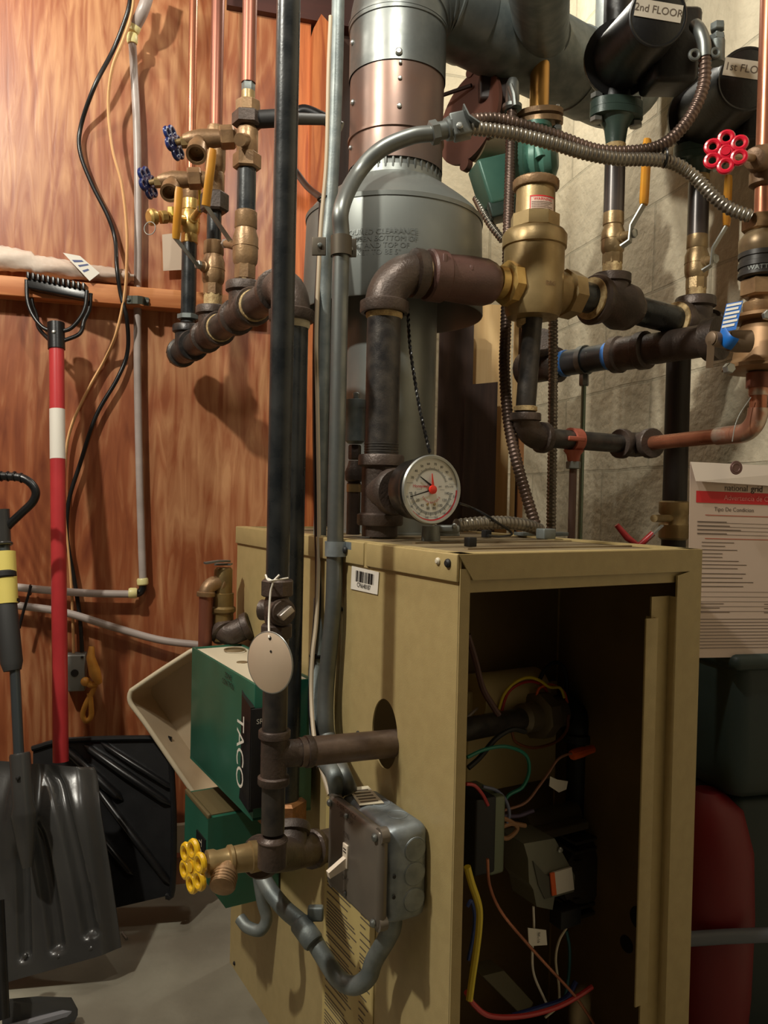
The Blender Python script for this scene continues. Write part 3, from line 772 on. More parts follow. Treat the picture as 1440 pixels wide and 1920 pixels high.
# ================================================================== gas column --------------------------------------------------
gc0 = P(522, 1000, .90)
def G(py): return hz(gc0, py)
rg = R_(44, gc0)
gas = thing('gas_pipe', 'tall black gas pipe running floor to ceiling in front of the boiler side', 'pipe', G(1625))
mb = MB(); mb.cyl(G(1092), UPTO(G(0)), rg, 28); part('pipe', mb, ironp, gas)
mb = MB(); mb.cyl(G(1375), G(1185), rg * 1.08, 24); part('pipe', mb, iron, gas)
tc_ = G(1415); hol = side(742, 1392, -.06); hol = side(735, 1394, 0)
bdir = (hol - tc_).normalized()
mb = MB(); mb.tee(tc_, [G(1368), G(1470), tc_ + bdir * .046], rg * 1.15); part('tee', mb, malle, gas)
mb = MB(); inn = inb(1000, 1345, .15); mb.cyl(tc_ + bdir * .03, hol + bdir * .012, .0166, 24)
part('branch_pipe', mb, M('grey_brown_pipe', (112, 94, 80), .45, .3, (92, 76, 66), 40, bump=.15), gas, 'grey brown branch pipe entering the oval hole')
mb = MB(); mb.cyl(G(1560), G(1460), rg * 1.0, 22); part('pipe', mb, iron, gas)
mb = MB(); mb.lathe(G(1628), Z1, [(0, rg * .9), (.003, rg * 1.25), (G(1572).z - G(1628).z, rg * 1.25), (G(1566).z - G(1628).z, rg)], 24); mb.torus(G(1575), Z1, rg * 1.22, rg * .12, 24, 8); part('drip_cap', mb, malle, gas)
cock = thing('gas_cock', 'brown iron gas shutoff cock with square plug on the tall black pipe', 'valve', G(1190))
mb = MB(); mb.hexn(G(1118), Z1, rg * 1.42, G(1086).z - G(1118).z, .2, 8); mb.lathe(G(1172), Z1, [(0, rg * .95), (.012, rg * 1.15), (.024, rg * 1.15), (G(1116).z - G(1172).z, rg * .95)], 24); mb.hexn(G(1196), Z1, rg * 1.38, G(1170).z - G(1196).z, .2, 8); part('body', mb, malle, cock)
pc = G(1145); pd = (BR * .2 - BS * 1.0 + BR * 0).normalized(); pd = (-FW * .85 + RT * .5).normalized()
mb = MB(); mb.lathe(pc, pd, [(0, rg * 1.2), (rg * 1.3, rg * 1.15), (rg * 1.35, rg * 1.0), (rg * 1.5, rg * .95)], 24); mb.lathe(pc, -pd * .6 - RT * .9, [(0, rg * .9), (rg * 1.5, rg * .9), (rg * 1.6, rg * .6)], 20); part('plug', mb, malle, cock)
mb = MB(); _, u_, w_ = basis(pd); mb.box(pc + pd * rg * 1.85, pd * rg * .4, (u_ * .8 + w_ * .6) * rg * .28, (w_ * .8 - u_ * .6) * rg * .65, .001); part('square_head', mb, solder, cock)
# round metal tag on a string
tg = thing('round_metal_tag', 'blank round metal tag hanging by a white string from the gas cock', 'tag', P(506, 1296, .84))
tcn = P(506, 1242, .845); tn = (-BR * .78 - FW * .55).normalized()
d_, u_, w_ = basis(tn)
mb = MB(); mb.lathe(tcn, tn, [(-.0008, .0318), (.0004, .0322), (.0008, .0315)], 48); part('disc', mb, tagm, tg)
mb = MB(); mb.torus(tcn, tn, .0322, .0008, 48, 6); part('rim', mb, steel, tg)
mb = MB(); mb.lathe(tcn + u_ * .026 + tn * .001, tn, [(0, .0022), (.0004, .002)], 12); mb.lathe(tcn + u_ * .012 + tn * .001 - w_ * .002, tn, [(0, .0014), (.0004, .0013)], 12); part('punched_holes', mb, blackm, tg)
mb = MB(); hp = tcn + u_ * .026 + tn * .002
mb.sweep(spline([hp, P(504, 1160, .862), P(507, 1112, .872), P(511, 1092, .873), P(500, 1084, .878)], 6), .0012, 6); mb.sweep(spline([P(511, 1092, .873), P(516, 1086, .875), P(524, 1078, .876)], 6), .0014, 6); mb.sweep(spline([P(498, 1078, .88), P(503, 1088, .873), P(514, 1088, .873), P(540, 1084, .885)], 6), .0011, 6); part('string', mb, white, tg)

# bottom return tee, union and yellow drain
bt = thing('return_tee', 'dark iron return tee with end collar low on the boiler side', 'pipe fitting', P(550, 1600, 1.02))
q0, q1, qc = P(486, 1606, .97), P(592, 1590, 1.10), P(545, 1600, 1.055)
mb = MB(); mb.tee(qc, [q0, q1, hz(P(545, 1600, 1.08), 1545)], .0215); mb.tee(q1, [q1 + BR * .06], .022); part('tee', mb, malle, bt)
mb = MB(); a = RC(1545); b = RC(1496); mb.hexn(a, Z1, .034, (b - a).length, .3, 6); part('union_nut', mb, M('rust_brass', (164, 112, 64), .45, .5, (120, 82, 52), 40, bump=.3), bt)
yd_ = thing('drain_valve', 'brass boiler drain with a yellow handwheel low beside the green relay boxes', 'valve', P(420, 1660, .95))
A_, B_ = P(487, 1604, .965), P(362, 1624, .93); ya = (B_ - A_); yl = ya.length; ya.normalize()
mb = MB(); mb.lathe(A_, ya, [(-.004, .0175), (.012, .0185), (.013, .0165), (.032, .0155), (.034, .0175), (.038, .0175), (.04, .0145), (.052, .0135), (.056, .0155), (.064, .0155), (.066, .010)], 22); part('body', mb, brass, yd_)
mb = MB(); mb.hexn(A_ + ya * .062, ya, .0115, .012); mb.cyl(A_ + ya * .06, B_, .0055, 12); part('stem', mb, brass, yd_)
mb = MB(); s0 = A_ + ya * .038; s1 = P(416, 1664, .915); sd = s1 - s0; sl = sd.length; mb.lathe(s0, sd, [(0, .011), (sl * .45, .0125), (sl * .5, .0145), (sl * .98, .0145), (sl, .012)], 20)
for k in range(4): mb.torus(s0 + sd.normalized() * sl * (.6 + k * .11), sd, .0146, .0008, 20, 6)
part('hose_thread', mb, agedb, yd_)
wheel(yd_, B_, (ya + RT * .1 - FW * .25), .0300, yelh, 6)
# ================================================================== conduits, switch box, relay boxes ---------------------------
ea = [side(812, 1500, 0), side(812, 1700, 0)]
u_r = (side(806, 1600) - B0).dot(BS)
zt_ = hz(B(u_r, -.052, .5), 1558).z; zb_ = hz(B(u_r, -.052, .5), 1742).z
bw_ = .125
cdu = thing('conduit', 'shiny galvanised conduit curving over from the cable connector and down to the switch box', 'conduit', P(628, 1470, 1.0))
c0 = side(628, 1030, .014); zc = proj(c0)[2]
def C(py): return hz(c0, py)
rC = R_(31, c0)
cz = hz(c0, 480)
pth = [P(812, 250, 1.135), P(770, 256, 1.13), P(712, 282, 1.125), P(668, 330, 1.12), P(640, 392, proj(hz(c0, 392))[2])]
pts = spline(pth + [C(450), C(600), C(900), C(1060), side(624, 1150, .016), side(612, 1280, .020), side(610, 1350, .024), side(616, 1390, .024), lvl(652, 1482, zt_) + Z1 * .022 - RT * .008, lvl(654, 1484, zt_)], 10)
mb = MB(); mb.sweep(pts, rC, 20); part('tube', mb, galv, cdu)
mb = MB(); a = P(806, 250, 1.135); b = P(838, 243, 1.14); dd = (b - a); mb.hexn(a, dd, .0165, .013); mb.lathe(a + dd.normalized() * .012, dd, [(0, .0125), (.012, .0125), (.013, .0155), (.020, .0155)], 20); mb.hexn(P(840, 242, 1.14), dd, .0165, .010, .4, 8); part('compression_coupling', mb, galv, cdu)
mb = MB(); a = P(858, 238, 1.14); mb.box(a + dd.normalized() * .004, dd.normalized() * .014, (UP - dd.normalized() * UP.dot(dd.normalized())).normalized() * .0165, FW * .013, .003)
mb.strip([P(868, 202, 1.13), P(878, 222, 1.13), P(898, 236, 1.13)], FW, .022, .002); part('cable_clamp_fitting', mb, galv, cdu)
mb = MB(); screw(mb, P(862, 236, 1.125), -FW, .005); part('clamp_screw', mb, steel, cdu)

cd2 = thing('conduit', 'dull grey conduit standing just left of the shiny one', 'conduit', P(612, 1490, 1.02))
d0 = P(606, 700, 1.19)
def D(py): return hz(d0, py)
mb = MB(); mb.sweep(spline([UPTO(P(634, 0, 1.19)), P(634, 0, 1.19), P(629, 200, 1.19), P(620, 380, 1.185), P(612, 470, 1.18), D(560), D(900), D(1060), P(600, 1150, 1.16), P(592, 1250, 1.13), P(592, 1340, 1.10), P(598, 1410, 1.07), lvl(630, 1488, zt_) + Z1 * .025 - RT * .004, lvl(632, 1490, zt_ - .004)], 10), .0098, 16)
part('tube', mb, galvd, cd2)
mb = MB(); mb.torus(P(597, 1229, 1.135), UP, .0115, .0025, 16, 6, ); mb.box(P(589, 1229, 1.12), RT * .004, UP * .003, FW * .004); part('zip_tie', mb, blackp, cd2)
mb = MB(); mb.torus(P(611, 374, 1.19), UP, .0115, .0022, 16, 6); part('zip_tie', mb, blackp, cd2)
solo('cable', 'thin pale cable hugging the left edge of the grey conduit', 'cable', MB().sweep(spline([P(620, 30, 1.17), P(616, 130, 1.17), P(612, 300, 1.165), P(602, 420, 1.16), P(597, 520, 1.155), P(593, 640, 1.155), P(596, 800, 1.155), P(598, 1000, 1.15), P(594, 1150, 1.13), P(586, 1230, 1.11), P(584, 1310, 1.09), P(592, 1400, 1.05), P(618, 1490, 1.0)], 8), .0030, 8), M('pale_cable', (176, 160, 136), .5))
solo('cable', 'thin black cable following the grey conduit down to its zip tie', 'cable', MB().sweep(spline([P(604, 380, 1.22), P(600, 480, 1.2), P(593, 620, 1.17), P(592, 780, 1.17), P(594, 930, 1.165), P(597, 1100, 1.15), P(590, 1225, 1.13), P(584, 1330, 1.10), P(600, 1440, 1.04)], 8), .0050, 8), blackp)
# straps
st1 = thing('pipe_strap', 'dark two hole pipe strap holding the conduit beside the hood', 'strap', C(475))
mb = MB(); n_ = -FW
cc = C(462); mb.box(P(598, 462, zc + .004), RT * .0095, UP * .0125, FW * .0015, .001); mb.box(P(655, 465, zc + .004), RT * .0095, UP * .0125, FW * .0015, .001)
arc_ = [cc + RT * (math.cos(t) * (rC + .002)) - FW * (math.sin(t) * (rC + .002)) for t in [pi * k / 12 for k in range(13)]]
mb.strip([arc_[0] + FW * .006] + arc_ + [arc_[-1] + FW * .006], UP, .026, .002); part('strap', mb, M('dark_strap', (86, 78, 66), .5, .5), st1)
mb = MB(); screw(mb, P(600, 460, zc + .002), -FW, .0035); screw(mb, P(657, 467, zc + .002), -FW, .0035); part('screws', mb, galv, st1)
st2 = thing('pipe_strap', 'grey one hole strap holding the conduit at the cabinet lip', 'strap', C(1044))
mb = MB(); cc = C(1029)
arc_ = [cc + BS * (math.cos(t) * (rC + .0015)) - BR * (math.sin(t) * (rC + .0015)) for t in [pi * k / 12 for k in range(13)]]
mb.strip([arc_[0] + BR * .010] + arc_ + [arc_[-1] + BR * .010], UP, .020, .002); mb.box(side(652, 1030, .003), BS * .012, UP * .010, BR * .001); part('strap', mb, zinc, st2)
mb = MB(); screw(mb, side(648, 1031, .005), -BR, .005); part('screw', mb, blackm, st2)

# ---- switch box
ea = [side(812, 1500, 0), side(812, 1700, 0)]
u_r = (side(806, 1600) - B0).dot(BS)                 # back edge nearest to the front of the cabinet
zt_ = hz(B(u_r, -.052, .5), 1558).z; zb_ = hz(B(u_r, -.052, .5), 1742).z
bw_ = .125
swb = thing('switch_box', 'galvanised electrical switch box with a toggle on the boiler side panel', 'switch box', B(u_r + bw_ / 2, -.025, zb_))
cb_ = B(u_r + bw_ / 2, -.0265, (zt_ + zb_) / 2)
mb = MB(); mb.box(cb_, BS * bw_ / 2, BR * .026, Z1 * (zt_ - zb_) / 2, .012); part('box_body', mb, zinc, swb)
mb = MB()
for k, (uu, hh_) in enumerate(((.0, .25), (0, 0), (0, -.27))):                           # knock-outs on the front facing side
    p = B(u_r, -.020, (zt_ + zb_) / 2 + hh_ * (zt_ - zb_)); mb.torus(p, -BS, .0135, .0006, 28, 6); mb.lathe(p, -BS, [(0, .0130), (.0008, .0128)], 24)
for k in range(2): 
    p = B(u_r + .035 + k * .04, -.022, zt_); mb.torus(p, Z1, .0115, .0006, 24, 6)
part('knockouts', mb, zinc, swb)
mb = MB()
for hh_ in (.02, -.19): mb.lathe(B(u_r, -.046, (zt_ + zb_) / 2 + hh_ * (zt_ - zb_)), -BS, [(0, .0022), (.0006, .002)], 12)
part('screw_holes', mb, blackm, swb)
vc = -.0535
mb = MB(); cc = B(u_r + bw_ / 2, vc - .006, (zt_ + zb_) / 2); mb.box(cc, BS * (bw_ / 2 + .001), BR * .007, Z1 * ((zt_ - zb_) / 2 + .001), .007)
for su in (-1, 1):
    for sh in (-1, 1): mb.lathe(B(u_r + bw_ / 2 + su * (bw_ / 2 - .006), vc - .004, (zt_ + zb_) / 2 + sh * ((zt_ - zb_) / 2 - .006)), BR, [(-.006, .009), (.004, .009)], 16)
cv = part('cover', mb, coverm, swb, 'brownish raised cover plate')
mb = MB()
for su, sh in ((-1, 1), (-1, -1), (1, 1)): screw(mb, B(u_r + bw_ / 2 + su * (bw_ / 2 - .007), vc - .0135, (zt_ + zb_) / 2 + sh * ((zt_ - zb_) / 2 - .007)), -BR, .0045)
for sh in (.075, -.072)[:2]: screw(mb, B(u_r + bw_ * .60, vc - .0135, (zt_ + zb_) / 2 + sh * .62), -BR, .0032)
part('cover_screws', mb, galv, cv)
tu = u_r + bw_ * .60; tz = (zt_ + zb_) / 2
mb = MB(); mb.box(B(tu, vc - .0138, tz), BS * .0058, BR * .0012, Z1 * .0135, .0006)
tq = B(tu, vc - .014, tz - .002)
mb.prism([tq + BS * .0036 + Z1 * .001, tq + BS * .0036 - Z1 * .012, tq + BS * .0030 - BR * .021 - Z1 * .019, tq + BS * .0030 - BR * .023 - Z1 * .012], -BS * .0070)
part('toggle', mb, ivory, swb)
mb = MB()
for yy in (.007, .0035): mb.box(B(tu, vc - .0152, tz + yy + .001), BS * .0034, BR * .0003, Z1 * .0006)
for k, (t_, yy) in enumerate((('EMERGENCY', .052), ('SWITCH', .043), ('ON', .024), ('OFF', -.027))):
    mb.text(t_, .0085, B(tu, vc - .0135, tz + yy), -BS, Z1, .0006)
part('stamped_lettering', mb, M('stamped_dark', (58, 50, 44), .6), cv)
q4 = [P(650, 1478, .97)] 
zt2 = zt_ + .0012
c4 = [lvl(x, y, zt2) for x, y in ((652, 1478), (690, 1474), (720, 1506), (674, 1510))]
sk = part('box_sticker', sheet(c4, .0005), offw, swb, 'cream printed sticker on top of the box')
part('print', decal(c4, [(.1, .2 + k * .16, .85, .25 + k * .16) for k in range(5)], .001), greypr, sk)

# conduit leaving the box underneath
lc = thing('conduit', 'bent conduit looping under the switch box to the green relay boxes', 'conduit', P(660, 1850, .97))
bp_ = B(u_r + .030, -.03, zb_)
pz = spline([bp_ + Z1 * .004, bp_ - Z1 * .02, P(702, 1800, .935), P(690, 1832, .94), P(664, 1848, .95), P(634, 1834, .965), P(602, 1786, .98), P(572, 1738, 1.0), P(536, 1706, 1.02), P(508, 1672, 1.04), P(492, 1640, 1.06), P(487, 1600, 1.08)], 10)
mb = MB(); mb.sweep(pz, .0108, 18); part('tube', mb, galvd, lc)
mb = MB(); a, b = P(588, 1716, 1.0), P(590, 1716, 1.04); mb.lathe(P(560, 1728, 1.0), P(592, 1772, .98) - P(560, 1728, 1.0), [(0, .012), (.003, .0135), (.030, .0135), (.033, .012)], 18); mb.box(P(592, 1712, 1.0), RT * .010, UP * .009, FW * .006, .003); part('coupling', mb, galvd, lc)
solo('conduit', 'short grey conduit loop under the small green box', 'conduit', MB().sweep(spline([P(484, 1640, 1.14), P(492, 1690, 1.14), P(500, 1722, 1.14), P(488, 1744, 1.14), P(464, 1738, 1.15), P(450, 1722, 1.16)], 8), .0085, 14), galvd)

# ---- large green relay box
vG = -.10
gt = side(480, 1290, .10).z; uA = (side(360, 1213, .10) - B0).dot(BS); uB = (side(478, 1284, .10) - B0).dot(BS); gt = (side(360, 1213, .10).z + side(478, 1284, .10).z) / 2
gbz = hz(B(uB, vG, .4), 1540).z
rb = thing('relay_box', 'large green relay control box with white top beside the boiler', 'control box', B((uA + uB) / 2, vG / 2, gbz))
mb = MB(); cc = B((uA + uB) / 2, (vG - .012) / 2, (gt + gbz) / 2); hu_, hv_, hz_ = (uA - uB) / 2, (abs(vG) - .012) / 2, (gt - gbz) / 2
for s_ in (-1, 1):
    mb.box(cc + BS * s_ * (hu_ - .002), BS * .002, BR * hv_, Z1 * hz_, .001); mb.box(cc + BR * s_ * (hv_ - .002), BS * (hu_ - .002), BR * .002, Z1 * hz_, .001)
mb.box(cc - Z1 * (hz_ - .002), BS * hu_, BR * hv_, Z1 * .002); part('enclosure', mb, green, rb)
mb = MB(); mb.box(cc + Z1 * (hz_ - .005), BS * (hu_ - .004), BR * (hv_ - .004), Z1 * .002); tp = part('top_plate', mb, offw, rb, 'white top plate')
mb = MB(); mb.torus(lvl(440, 1218, gt), Z1, .017, .0012, 28, 6); mb.lathe(lvl(440, 1218, gt - .003), Z1, [(0, .016), (.0012, .0155)], 24); mb.lathe(lvl(454, 1242, gt - .003), Z1, [(0, .009), (.001, .0085)], 20); part('knockout', mb, M('worn_knockout', (140, 122, 92), .5, .4), tp)
# black label wrapping the near corner
zl0, zl1 = hz(B(uB, vG, .5), 1504).z, hz(B(uB, vG, .5), 1322).z
uL = (side(450, 1400, .102) - B0).dot(BS)
mb = MB(); mb.prism([B(uL, vG - .0008, zl1 + .010), B(uL, vG - .0008, zl0 + .006), B(uL - .010, vG - .006, zl0 - .006), B(uB - .004, vG - .007, zl0 - .012), B(uB - .004, vG - .007, zl1 - .002), B(uL - .010, vG - .004, zl1 + .006)], BR * .006)
mb.box(B(uB - .003, vG + .018, (zl0 + zl1) / 2 - .006), BS * .002, BR * .024, Z1 * ((zl1 - zl0) / 2 + .002), .001)
lb = part('name_plate', mb, blackp, rb, 'black plate with white lettering turned sideways')
mb = MB(); mb.text('TACO', .040, B((uL + uB) / 2 + .006, vG - .0085, (zl0 + zl1) / 2 - .004), -Z1, -BS, .0006, spacing=.88); mb.text('SR', .010, B(uB - .0055, vG + .006, zl1 - .022), BR, Z1, .0006); part('lettering', mb, white, lb)
mb = MB(); mb.text('ZONE\nCONTROL', .011, side(428, 1275, .1012), -BS, Z1, .0006); part('printed_lettering', mb, blackpr, rb)
# ---- small green box
uC = .464; vS = -.12; st_ = hz(B(uC, vS, .4), 1535).z; sb_ = hz(B(uC, vS, .3), 1712).z; uD = .585
sb = thing('transformer_box', 'small dark green box hanging below the large green relay box', 'control box', B((uC + uD) / 2, vS / 2, sb_))
mb = MB()
pr = [B(uC, vS, st_), B(uC, vS, sb_ + .045), B(uC, vS + .03, sb_), B(uC, -.004, sb_), B(uC, -.004, st_ - .03), B(uC, -.03, st_)]
mb.prism(pr, BS * (uD - uC)); part('enclosure', mb, green, sb, sharp=20)
mb = MB(); mb.box(B((uC + uD) / 2, vS + .046, st_ + .0005), BS * (uD - uC) * .43, BR * .038, Z1 * .001); mb.box(B((uC + uD) / 2, vS + .002, st_ + .002), BS * (uD - uC) / 2, BR * .003, Z1 * .004, .002); part('top_recess', mb, M('dusty_brown', (96, 84, 54), .6), sb)
mb = MB(); mb.box(B(uC + .03, vS - .001, (st_ + sb_) / 2), BS * .022, BR * .001, Z1 * .036); pl = part('label_plate', mb, blackp, sb)
mb = MB(); mb.text('TACO', .020, B(uC + .03, vS - .0022, (st_ + sb_) / 2 + .004), -Z1, -BS, .0004); part('lettering', mb, offw, pl)

# ---- relief valve behind the relay box
rv0 = P(418, 1120, 1.40)
def RV(py): return hz(rv0, py)
rv = thing('relief_valve', 'brass relief valve with flat test lever above the green box', 'valve', RV(1210))
k_ = lambda w_: R_(w_, rv0)
mb = MB(); b0_ = RV(1200).z
mb.lathe(RV(1200), Z1, [(0, k_(42)), (RV(1150).z - b0_, k_(40)), (RV(1146).z - b0_, k_(48)), (RV(1140).z - b0_, k_(48)), (RV(1136).z - b0_, k_(40)), (RV(1112).z - b0_, k_(40)), (RV(1111).z - b0_, k_(34)), (RV(1068).z - b0_, k_(34)), (RV(1064).z - b0_, k_(28))], 24); part('body', mb, M('dark_brass', (146, 122, 78), .4, .6, (112, 92, 58), 30, bump=.15), rv)
mb = MB(); mb.strip([P(384, 1056, 1.37), P(410, 1052, 1.38), P(430, 1052, 1.40)], BS, .014, .003); mb.box(RV(1058), RT * .014, FW * .010, Z1 * .0015); part('test_lever', mb, galv, rv)
mb = MB(); mb.elbow(RV(1180), P(425, 1192, 1.39), side(470, 1172, .0) * 1.0, k_(44)); part('inlet_elbow', mb, malle, rv)
mb = MB(); a = RV(1095); b = P(388, 1090, 1.38); c = P(386, 1118, 1.38); mb.elbow(a, P(388, 1088, 1.38), c, .013); part('outlet_elbow', mb, agedb, rv)
mb = MB(); mb.cyl(c, hz(c, 1230), .0118, 18); part('drain_pipe', mb, coppd, rv)
# ================================================================== left wall things ----------------------------------------------
# red handled shovel -------------------------------------------------
s_top = wood(106, 650, .088); s_bot = P(114, 1428, 1.56)
rs = thing('snow_shovel', 'black bladed snow shovel with red handle and black D grip leaning on the ledge', 'shovel', P(240, 1690, 1.62))
sd = (s_bot - s_top).normalized(); rr_ = R_(27, s_top)
mb = MB(); mb.cyl(s_top, s_bot, rr_, 24); part('shaft', mb, redp, rs, 'red painted shaft')
def al(py): return s_top + (s_bot - s_top) * ((py - 650) / (1428 - 650))
mb = MB(); mb.cyl(al(773), al(869), rr_ * 1.02, 24); part('shaft_label', mb, white, rs, 'white sticker band')
wx = (RT - sd * RT.dot(sd)).normalized(); nx = wx.cross(sd).normalized()
if nx.dot(FW) > 0: nx = -nx
def sl(px, py, Z=None):                                      # in the plane of the grip
    return hit(px, py, s_top, nx)
mb = MB()
for dx in (-.0, ):
    L_ = [sl(50, 525), sl(51, 560), sl(60, 588), sl(78, 612), sl(97, 622)]; Rr = [sl(163, 545), sl(160, 575), sl(150, 597), sl(132, 616), sl(112, 622)]
    mb.sweep(spline(L_, 6), .0042, 10); mb.sweep(spline(Rr, 6), .0042, 10)
    L2 = [p + nx * .0 - FW * -.022 for p in L_]; R2 = [p + FW * .022 for p in Rr]
    L2[-1] = sl(95, 640); R2[-1] = sl(116, 640); L2[-2] = sl(66, 612) + FW * .018; R2[-2] = sl(143, 622) + FW * .018
    mb.sweep(spline(L2, 6), .0042, 10); mb.sweep(spline(R2, 6), .0042, 10)
mb.box((sl(50, 526) + sl(163, 548)) / 2 + sd * .006 + FW * .010, (sl(163, 548) - sl(50, 526)) / 2, sd * .011, nx * .011, .004)
mb.cyl(sl(105, 606), al(655), rr_ * 1.15, 20); part('d_grip', mb, blackp, rs)
mb = MB()
for k in range(12):
    p = sl(50, 514).lerp(sl(163, 536), (k + .5) / 12); mb.box(p + FW * .004 + sd * .004, (sl(163, 536) - sl(50, 514)).normalized() * .0028, sd * .007, nx * .012, .001)
part('grip_ribs', mb, blackp, rs)
mb = MB(); screw(mb, sl(107, 627) + nx * rr_ * 1.1, nx, .004); part('rivet', mb, steel, rs)
# rear blade : a scoop with diagonal ribs
bn = (-FW * .92 + UP * .30).normalized()
BP = P(200, 1550, 1.60)
def bl2(px, py, o=0.0): return hit(px, py, BP, bn) + bn * o
edge = [(62, 1404), (130, 1388), (300, 1384), (318, 1392), (322, 1430), (327, 1540), (324, 1668), (312, 1680), (210, 1704), (120, 1712), (60, 1600)]
mb = MB(); mb.prism([bl2(x, y, .0) for x, y in edge], -bn * .004)
rim = [bl2(x, y, .004) for x, y in edge[:8]]
mb.sweep(spline(rim, 4), .006, 8)
part('blade', mb, blackp, rs)
mb = MB()
for (x0, y0, x1, y1, w_) in ((158, 1396, 322, 1510, .008), (190, 1392, 326, 1480, .006), (184, 1478, 322, 1660, .007), (120, 1400, 230, 1500, .009), (185, 1560, 250, 1640, .006)):
    mb.sweep([bl2(x0, y0, .001), bl2(x0 + (x1 - x0) * .08, y0 + (y1 - y0) * .08, .004), bl2((x0 + x1) / 2, (y0 + y1) / 2, .006), bl2(x1 - (x1 - x0) * .08, y1 - (y1 - y0) * .08, .004), bl2(x1, y1, .001)], [w_ * .4, w_ * 1.5, w_ * 1.7, w_ * 1.5, w_ * .4], 14, flat=.7, hint=bn)
part('blade_ribs', mb, blackp, rs)

# grey scoop shovel ----------------------------------------------------
gs = thing('snow_shovel', 'dark grey scoop snow shovel with black handle standing on the floor at the left', 'shovel', P(100, 1850, 1.37))
g_t, g_m, g_b = P(4, 960, 1.50), P(24, 1252, 1.45), P(36, 1420, 1.42)
gd = (g_b - g_t).normalized()
mb = MB(); mb.cyl(g_t, P(8, 1045, 1.485), R_(22, g_t), 18); mb.cyl(P(27, 1240, 1.452), P(36, 1430, 1.42), R_(19, g_b), 18); part('shaft', mb, M('shaft_steel', (92, 98, 102), .3, .7), gs)
mb = MB(); mb.lathe(P(10, 1120, 1.475), P(23, 1252, 1.45) - P(10, 1120, 1.475), [(0, R_(36, g_t)), (.01, R_(38, g_t)), (.12, R_(38, g_t)), (.135, R_(30, g_t))], 24); part('foam_sleeve', mb, M('sleeve', (50, 50, 50), .6), gs)
mb = MB(); mb.cyl(P(7, 1035, 1.487), P(12, 1132, 1.473), R_(41, g_t), 24)
tw = part('tape_wrap', mb, M('yellow_tape', (226, 208, 112), .45), gs, 'yellow tape wrapped around the handle')
tp0 = P(10, 1070, 1.478)
mb = MB(); rtw = R_(42.5, g_t)
for (px, py, w_, h_) in ((8, 1078, 24, 13), (6, 1110, 30, 9), (14, 1128, 24, 9)):
    c_ = P(px, py, 1.478); mb.lathe(c_ - gd * h_ * .0005 + RT * .0, gd, [(0, rtw * .9), (h_ * .0002, rtw), (h_ * .0008, rtw), (h_ * .001, rtw * .9)], 24)
part('black_marks', mb, blackm, tw)
mb = MB(); gn = -FW
mb.sweep(spline([P(-70, 905, 1.49), P(-40, 893, 1.49), P(10, 893, 1.49), P(46, 898, 1.49), P(66, 918, 1.49), P(62, 940, 1.49), P(36, 966, 1.49), P(12, 990, 1.49), P(4, 1010, 1.49)], 8), .0078, 12)
mb.sweep(spline([P(-70, 905, 1.49), P(-74, 930, 1.49), P(-40, 960, 1.49), P(-8, 988, 1.49), P(2, 1010, 1.49)], 8), .0078, 12)
for k in range(9):
    p = P(-60 + k * 12.5, 893 + (0 if k < 8 else 3), 1.49); mb.torus(p, RT, .0082, .0018, 16, 6)
part('d_grip', mb, blackp, gs)
mb = MB(); mb.cyl(P(4, 955, 1.49), P(7, 1022, 1.487), R_(26, g_t), 20); mb.torus(P(7, 1020, 1.487), gd, R_(27, g_t), .003, 20, 8); part('grip_socket', mb, dkgrey, gs)
# scoop blade: grid surface with raised shoulders and grooves
bn2 = (-FW * .965 + UP * .26).normalized(); BP2 = P(100, 1640, 1.41)
def blp(px, py, o): return hit(px, py, BP2, bn2) + bn2 * o
NX, NY = 72, 60
def bshape(i, j):
    s_, t = i / NX, j / NY                                # s: left to right, t: top to bottom
    xr = 150 + 68 * min(1, (t * 1.0)) ** .62 if t > .0 else 150
    xr = 155 + 63 * (t ** .7); xl = -150 - 30 * t
    yt = 1448 - 20 * (1 - abs(s_ - .45) * 1.2) ; yb = 1846 - 62 * max(0, (s_ - .45)) / .55 + 0
    x = xl + (xr - xl) * s_
    y = yt + (yb - yt) * t
    o = 0.0
    o += .030 * math.exp(-((t) / .16) ** 2) * -1            # top curls back
    o += -.026 * math.exp(-((1 - s_) / .05) ** 2)
    # grooves
    for gx0, gx1, t0, t1, wd in ((88, 170, .06, .90, 12), (60, 108, .30, .93, 13), (40, 46, .42, .93, 11), (-20, -30, .42, .93, 11)):
        if t0 - .06 < t < t1:
            tt = (t - t0) / (t1 - t0); gx = gx0 + (gx1 - gx0) * max(0, tt) ** .62
            fade = min(1, max(0, (t - t0 + .06) / .06)) * min(1, (t1 - t) / .03)
            o -= .017 * fade * math.exp(-((x - gx) / wd) ** 4)
    # socket ridge
    if t < .45: o += .022 * math.exp(-((x - 38) / (17 + 40 * t)) ** 4) * (1 - (t / .45) ** 2)
    return x, y, o
mb = MB(); vs_ = []
for j in range(NY + 1):
    for i in range(NX + 1):
        x, y, o = bshape(i, j); vs_.append(blp(x, y, o))
back = [v - bn2 * .003 for v in vs_]; N1 = NX + 1; T_ = len(vs_)
fs = []
for j in range(NY):
    for i in range(NX):
        a = j * N1 + i; fs += [(a, a + 1, a + 1 + N1, a + N1), (T_ + a, T_ + a + N1, T_ + a + 1 + N1, T_ + a + 1)]
bd = [j for j in range(NX)]
for i in range(NX): fs += [(i, T_ + i, T_ + i + 1, i + 1), (NY * N1 + i, NY * N1 + i + 1, T_ + NY * N1 + i + 1, T_ + NY * N1 + i)]
for j in range(NY): fs += [(j * N1, (j + 1) * N1, T_ + (j + 1) * N1, T_ + j * N1), (j * N1 + NX, T_ + j * N1 + NX, T_ + (j + 1) * N1 + NX, (j + 1) * N1 + NX)]
